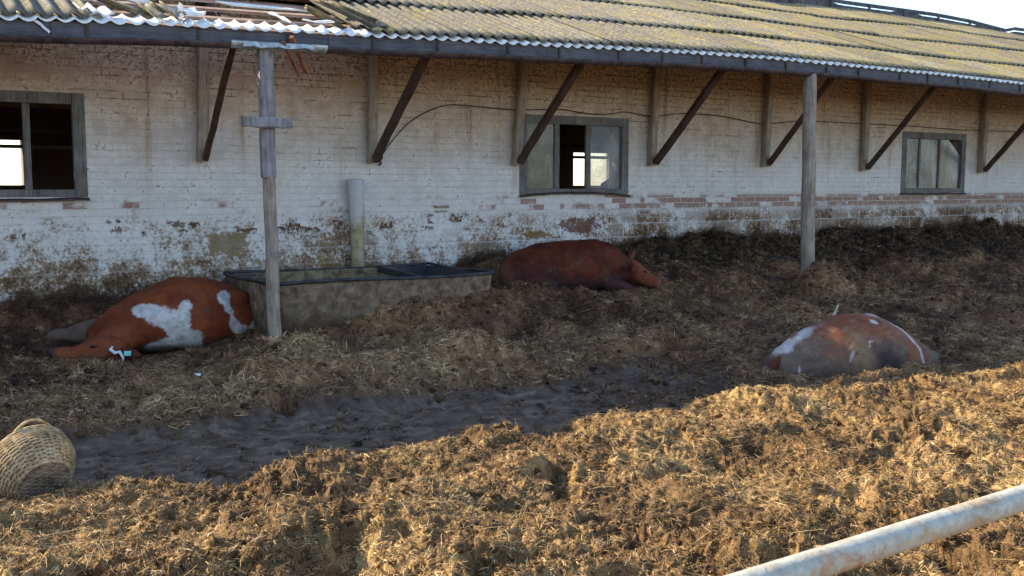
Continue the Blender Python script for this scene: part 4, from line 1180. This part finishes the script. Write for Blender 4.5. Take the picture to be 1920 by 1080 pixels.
mb = MB(); mb.beam((-.52, -.705, .10), (-.46, -.715, .095), .012, .045, n=3, rough=.001); part(mb, 'ear_tag', M['tag'], cow1, False)
mb = MB(); mb.tube([(-.62, -.60, .155), (-.64, -.63, .13), (-.60, -.66, .10), (-.56, -.67, .11), (-.53, -.68, .06), (-.535, -.68, .01)], [.010, .016, .017, .017, .015, .008], 8); part(mb, 'horn', M['white'], cow1)
mb = MB(); mb.tube([(-.82, -.615, .165), (-.79, -.622, .17), (-.76, -.622, .165)], [.006, .018, .006], 8); part(mb, 'eye', M['dark_eye'], cow1)
mb = MB(); mb.tube([(-.66, -.62, .03), (-.60, -.66, .035), (-.54, -.66, .02)], [.03, .05, .03], 8)
e = part(mb, 'lower_ear', M['cow'], cow1); at = e.data.attributes.new('coat', 'FLOAT_COLOR', 'POINT'); at.data.foreach_set('color', np.tile([.10, .022, .012, 1], len(e.data.vertices)).astype(np.float32))
mb = MB(); mb.tube([(.93, .25, .25), (1.0, .10, .12), (.98, -.02, .03)], [.03, .022, .018], 8)
e = part(mb, 'tail', M['cow'], cow1); at = e.data.attributes.new('coat', 'FLOAT_COLOR', 'POINT'); at.data.foreach_set('color', np.tile([.16, .05, .02, 1], len(e.data.vertices)).astype(np.float32))

# cow two: dark red, lying by the wall, head down to the right
cow2 = empty('cow', tuple(G2), 'dark red cow lying on her brisket against the wall right of the trough', 'cow', 'cattle lying in the dung')
cow2.rotation_euler = (0, 0, R(-6)); cow2.scale = (.95, .95, .98)
B = Blob()
B.chain([(-1.00, .0, .22, .14, .24, .24), (-.82, .0, .30, .22, .32, .32), (-.50, .0, .36, .28, .36, .35), (-.10, .0, .37, .30, .37, .36),
         (.30, 0, .38, .28, .34, .36), (.52, -.02, .38, .22, .28, .31), (.66, -.05, .34, .18, .22, .25)])
B.chain([(.58, -.06, .34, .18, .19, .22), (.70, -.12, .31, .14, .15, .18), (.78, -.16, .30, .12, .13, .15)])
B.chain([(.80, -.20, .34, .12, .13, .13), (.87, -.25, .29, .115, .12, .14), (.96, -.31, .23, .095, .10, .115), (1.03, -.36, .175, .086, .09, .096), (1.08, -.39, .145, .085, .09, .092), (1.10, -.40, .135, .075, .085, .085)])
B.chain([(.45, -.22, .16, .14, .12, .12), (.62, -.36, .10, .08, .07, .07), (.78, -.38, .05, .05, .05, .045)])
B.chain([(-.70, -.26, .14, .20, .14, .15), (-.45, -.36, .08, .10, .08, .07), (-.20, -.40, .05, .06, .05, .045)])
def coat2(p, n):
    m = fbm(p[:, 0] * 3 + 9, p[:, 2] * 3 + p[:, 1] * 2, 25, 4)
    c = np.tile([[.070, .011, .005]], (len(p), 1)); c = mixc(c, sst(-.3, .5, m), (.125, .025, .010))
    head = sst(.74, .84, p[:, 0]); c = mixc(c, head * .9, (.20, .055, .026))
    c = mixc(c, sst(1.08, 1.16, p[:, 0]) * .6, (.22, .12, .10))
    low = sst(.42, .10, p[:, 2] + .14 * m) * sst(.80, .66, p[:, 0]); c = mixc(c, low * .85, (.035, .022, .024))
    rump = sst(-.98, -1.1, p[:, 0]); c = mixc(c, rump * .5, (.24, .10, .05))
    return c
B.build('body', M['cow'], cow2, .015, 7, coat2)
def ear(parent, pts, rad, col):
    mb = MB(); mb.tube(pts, rad, 10); e = part(mb, 'ear', M['cow'], parent)
    at = e.data.attributes.new('coat', 'FLOAT_COLOR', 'POINT'); at.data.foreach_set('color', np.tile([*col, 1], len(e.data.vertices)).astype(np.float32))
ear(cow2, [(.80, -.14, .40), (.84, -.15, .47), (.88, -.16, .53), (.895, -.165, .58)], [.03, .045, .035, .008], (.18, .05, .025))
ear(cow2, [(.78, -.30, .37), (.74, -.38, .36), (.69, -.44, .32)], [.03, .045, .01], (.12, .03, .016))
mb = MB(); mb.tube([(.91, -.385, .31), (.93, -.392, .30), (.95, -.395, .285)], [.005, .015, .005], 8); part(mb, 'eye', M['dark_eye'], cow2)
mb = MB(); mb.tube([(-1.08, -.04, .30), (-1.14, -.10, .22), (-1.17, -.2, .08), (-1.22, -.30, -.04), (-1.26, -.4, -.10)], [.03, .025, .03, .06, .05], 8); part(mb, 'tail', M['hair_dark'], cow2)

# cow three: hump in the dung beyond the sunlit bank
G3.z = -.07
cow3 = empty('cow', tuple(G3), 'muddy brown cow with white streaks lying low behind the sunlit manure at right', 'cow', 'cattle lying in the dung')
cow3.rotation_euler = (0, 0, R(-26)); cow3.scale = (1.06, 1, 1.08)
B = Blob()
B.chain([(-.76, .0, .08, .10, .16, .16), (-.60, .0, .14, .16, .26, .22), (-.34, .02, .20, .22, .36, .32), (-.02, .04, .25, .28, .42, .385), (.22, .06, .25, .26, .42, .385),
         (.46, .08, .19, .24, .38, .33), (.70, .10, .11, .22, .30, .24), (.92, .12, .06, .18, .22, .18), (1.10, .14, .03, .12, .14, .12)])
B.chain([(.1, .35, .22, .2, .2, .22), (.12, .62, .26, .14, .14, .16), (.14, .75, .30, .10, .10, .11), (.05, .88, .26, .09, .08, .09), (-.08, .98, .18, .07, .07, .07), (-.18, 1.04, .12, .06, .055, .055)])
B.chain([(-.48, .02, .40, .10, .12, .07), (-.44, .03, .36, .12, .14, .10)])
def coat3(p, n):
    m = fbm(p[:, 0] * 3 + 2, p[:, 2] * 3 + p[:, 1] * 2, 28, 4); m2 = fbm(p[:, 0] * 9, p[:, 2] * 9 + p[:, 1] * 5, 29, 4)
    c = np.tile([[.20, .060, .026]], (len(p), 1)); c = mixc(c, sst(-.3, .4, m), (.28, .10, .045))
    q = p[:, [0, 2]]
    mud = sst(.56, .22, p[:, 2] + .22 * m + .08 * m2) * sst(.55, .42, p[:, 0]); c = mixc(c, mud * .9, (.17, .125, .095))
    c = mixc(c, sst(-.1, .5, m2) * .55, (.22, .165, .13))
    tan = patch(q, [(-.05, .44, .06, .02, .18, .14)], .08); c = mixc(c, tan * .7 * (p[:, 1] < .2), (.33, .22, .125))
    dk = patch(q, [(.22, .30, .10, .28, .14, .15)], .09) * (p[:, 1] < .2); c = mixc(c, dk * .85, (.050, .040, .045))
    k = patch(q, [(-.78, .27, .016, -.62, .35, .026), (-.62, .36, .022, -.34, .55, .014)], .014, .3)
    k = np.maximum(k, patch(q, [(.20, .66, .03, .36, .62, .035), (.36, .62, .03, .50, .50, .014), (.50, .50, .014, .64, .32, .016), (.64, .32, .018, .66, .16, .012)], .012, .3) * (p[:, 1] < .35))
    k = np.maximum(k, patch(q, [(.06, .42, .008, .11, .425, .007), (.06, .42, .007, .06, .38, .008)], .005, .3))
    k = np.maximum(k, patch(q, [(-.10, .34, .006, -.13, .25, .007)], .005, .3)); k = np.maximum(k, patch(q, [(-.58, .20, .007, -.58, .14, .007)], .005, .3))
    k = np.maximum(k, patch(q, [(.60, .18, .014, .59, .08, .012)], .006, .3)); k = np.maximum(k, patch(q, [(.16, .585, .012, .21, .57, .01)], .005, .3))
    c = mixc(c, .8 * k * (p[:, 1] < .3), (.60, .58, .58))
    c = mixc(c, sst(.70, .85, p[:, 0]) * .85, (.17, .12, .085))
    c = mixc(c, sst(-.70, -.80, p[:, 0]) * .6, (.12, .035, .02))
    return c
B.build('body', M['cow'], cow3, .014, 7, coat3)
mb = MB(); mb.tube([(.13, .72, .42), (.14, .70, .52), (.17, .68, .62), (.185, .67, .665)], [.028, .020, .012, .003], 9); part(mb, 'horn', M['horn'], cow3)
mb = MB(); mb.tube([(-.70, -.10, .24), (-.80, -.16, .18), (-.85, -.20, .06), (-.84, -.24, -.05)], [.035, .04, .035, .03], 9)
e = part(mb, 'tail', M['cow'], cow3); at = e.data.attributes.new('coat', 'FLOAT_COLOR', 'POINT'); at.data.foreach_set('color', np.tile([.13, .035, .02, 1], len(e.data.vertices)).astype(np.float32))
mb = MB(); mb.tube([(-.76, -.17, .12), (-.75, -.22, .06), (-.72, -.25, -.04)], [.03, .05, .045], 9)
part(mb, 'tail_switch', M['hair_dark'], cow3)

# ------------------------------------------------------------------ basket
def basket():
    gx, gy = atZ(70, 908, .25)[:2]
    gz = .19
    b = empty('wicker_basket', (gx, gy, gz), 'round wicker basket with a loop handle tipped over at the left edge', 'basket')
    b.scale = (.86, .86, .86)
    # axis from base disc (towards viewer, low) to rim (away, higher)
    ax = Vector((-.20, .80, .40)).normalized()
    C0 = Vector((.03, -.10, .105)); Lh = .27
    u = ax.cross(Vector((0, 0, 1))).normalized(); v = u.cross(ax).normalized()
    def prof(t): return .165 + .085 * math.sin(min(1, t * 1.15) * math.pi * .62) 
    N = 22
    def P(t, a, dr=0): r_ = prof(t) + dr; return C0 + ax * (Lh * t) + u * (math.cos(a) * r_) + v * (math.sin(a) * r_)
    mb = MB(); rows = 24
    for k in range(rows):
        t = .03 + .95 * k / (rows - 1); V = []; m = N * 4; ps = (k % 2) * math.pi
        pts = [P(t + rr.uniform(-.005, .005), 2 * math.pi * i / m, .007 * math.cos(N / 2 * 2 * math.pi * i / m + ps) + rr.uniform(-.001, .001)) for i in range(m)]
        kk = 5; rad = rr.uniform(.0060, .0078)
        for i in range(m):
            tt = (pts[(i+1) % m] - pts[i-1]).normalized(); w = ax; s_ = tt.cross(w).normalized()
            for j in range(kk):
                a = 2 * math.pi * j / kk; V.append(pts[i] + w * math.cos(a) * rad + s_ * math.sin(a) * rad)
        mb.add(V, [[i*kk+j, i*kk+(j+1) % kk, ((i+1) % m)*kk+(j+1) % kk, ((i+1) % m)*kk+j] for i in range(m) for j in range(kk)])
    part(mb, 'weave', M['wicker'], b)
    mb = MB()
    for i in range(N):
        a = 2 * math.pi * i / N; mb.tube([P(t / 8, a) for t in range(9)], .0055, 6)
    part(mb, 'stake', M['wicker'], b)
    mb = MB()
    for lay, dd in ((0, 0), (1, .008), (2, -.008)):
        mb.tube([P(1.0 + dd, 2 * math.pi * i / 40, .004 * math.sin(i * 1.5 + lay * 2)) for i in range(41)], .010, 6, caps=False)
        mb.tube([P(0.0 + dd, 2 * math.pi * i / 40, .003 * math.sin(i * 1.5 + lay * 2)) for i in range(41)], .008, 6, caps=False)
    part(mb, 'rim', M['wicker'], b)
    # woven base disc
    mb = MB()
    for q in range(-9, 10):
        o_ = q / 10 * .165; h_ = math.sqrt(max(0, .165 ** 2 - o_ ** 2))
        pts = [C0 - ax * (.004 + .005 * math.cos(i * math.pi / 2 + q * math.pi)) + u * (h_ * (i / 6 - 1)) + v * o_ for i in range(13)]
        mb.tube(pts, .0068, 5)
    for q in range(-3, 4):
        o_ = q * .045; h_ = math.sqrt(max(0, .165 ** 2 - o_ ** 2)); mb.tube([C0 + v * (-h_) + u * o_, C0 + v * h_ + u * o_], .006, 5)
    part(mb, 'base', M['wicker_dirty'], b)
    # loop handle on top of the rim
    mb = MB(); a0 = R(90)
    for lay in (0, 1, 2):
        pts = []
        for i in range(19):
            s_ = i / 18; a = a0 + R(28) - R(56) * s_
            hgt = math.sin(s_ * math.pi) ** .7 * .045
            pts.append(P(1, a) + (v * .75 + ax * .55).normalized() * hgt + Vector((.004 * math.sin(i * 1.3 + lay * 2.1), .004 * math.cos(i * 1.3 + lay * 2.1), 0)))
        mb.tube(pts, .0075, 6)
    part(mb, 'handle', M['wicker'], b)
basket()

# ------------------------------------------------------------------ foreground rail
ra = atZ(1461, 1080, 1.13); rb = atZ(1920, 933, 1.13)
d = (rb - ra).normalized(); e0 = ra - d * .55; e1 = rb + d * 2.2
rail = empty('pipe_rail', (e1.x, e1.y, 0), 'rusty white painted steel pipe rail crossing the lower right corner', 'rail')
mb = MB(); n = 24; mb.tube([e0.lerp(e1, i / n) for i in range(n + 1)], .031, 24); mb.build('pipe', M['pipe'], rail, True)
for p in (e0, e1):
    mb = MB(); mb.tube([Vector((p.x, p.y, 0)), Vector((p.x, p.y, 1.13))], .036, 16); mb.build('upright', M['pipe'], rail, True)

# ------------------------------------------------------------------ small litter
def scrap(px, py, z, r_, label, mat='white'):
    p = atZ(px, py, z); p.z = float(height(np.array([p.x]), np.array([p.y]))[0]) + r_ * .5
    bm = bmesh.new(); bmesh.ops.create_icosphere(bm, subdivisions=2, radius=r_)
    for v_ in bm.verts:
        v_.co *= 1 + .5 * math.sin(v_.co.x * 90 + px) * math.cos(v_.co.z * 70 + py); v_.co.z *= .5
    me = bpy.data.meshes.new('scrap_paper'); bm.to_mesh(me); bm.free(); me.materials.append(M[mat])
    o = bpy.data.objects.new('scrap_paper', me); COL.objects.link(o); o.location = p; tag(o, label, 'litter')
scrap(372, 706, .25, .026, 'crumpled white scrap on the dung below the white patched cow')
scrap(578, 612, .40, .014, 'tiny white scrap in the dung before the trough, left of two')
scrap(656, 608, .40, .013, 'tiny white scrap in the dung before the trough, right of two')

# hay heap inside, seen through the middle window
hp = Vector((b1a.x + .9, BACK - 1.2, .7))
bm = bmesh.new(); bmesh.ops.create_icosphere(bm, subdivisions=5, radius=1)
for v_ in bm.verts:
    n_ = float(fbm(np.array([v_.co.x * 4]), np.array([v_.co.y * 4 + v_.co.z * 3]), 3, 4)[0])
    v_.co = Vector((v_.co.x * 1.3, v_.co.y * .7, max(-.3, v_.co.z) * 1.5)) * (1 + .14 * n_)
me = bpy.data.meshes.new('hay_heap'); bm.to_mesh(me); bm.free(); me.materials.append(M['mound'])
o = bpy.data.objects.new('hay_heap', me); COL.objects.link(o); o.location = hp; tag(o, 'heap of pale hay inside the barn, seen through the middle window', 'hay')
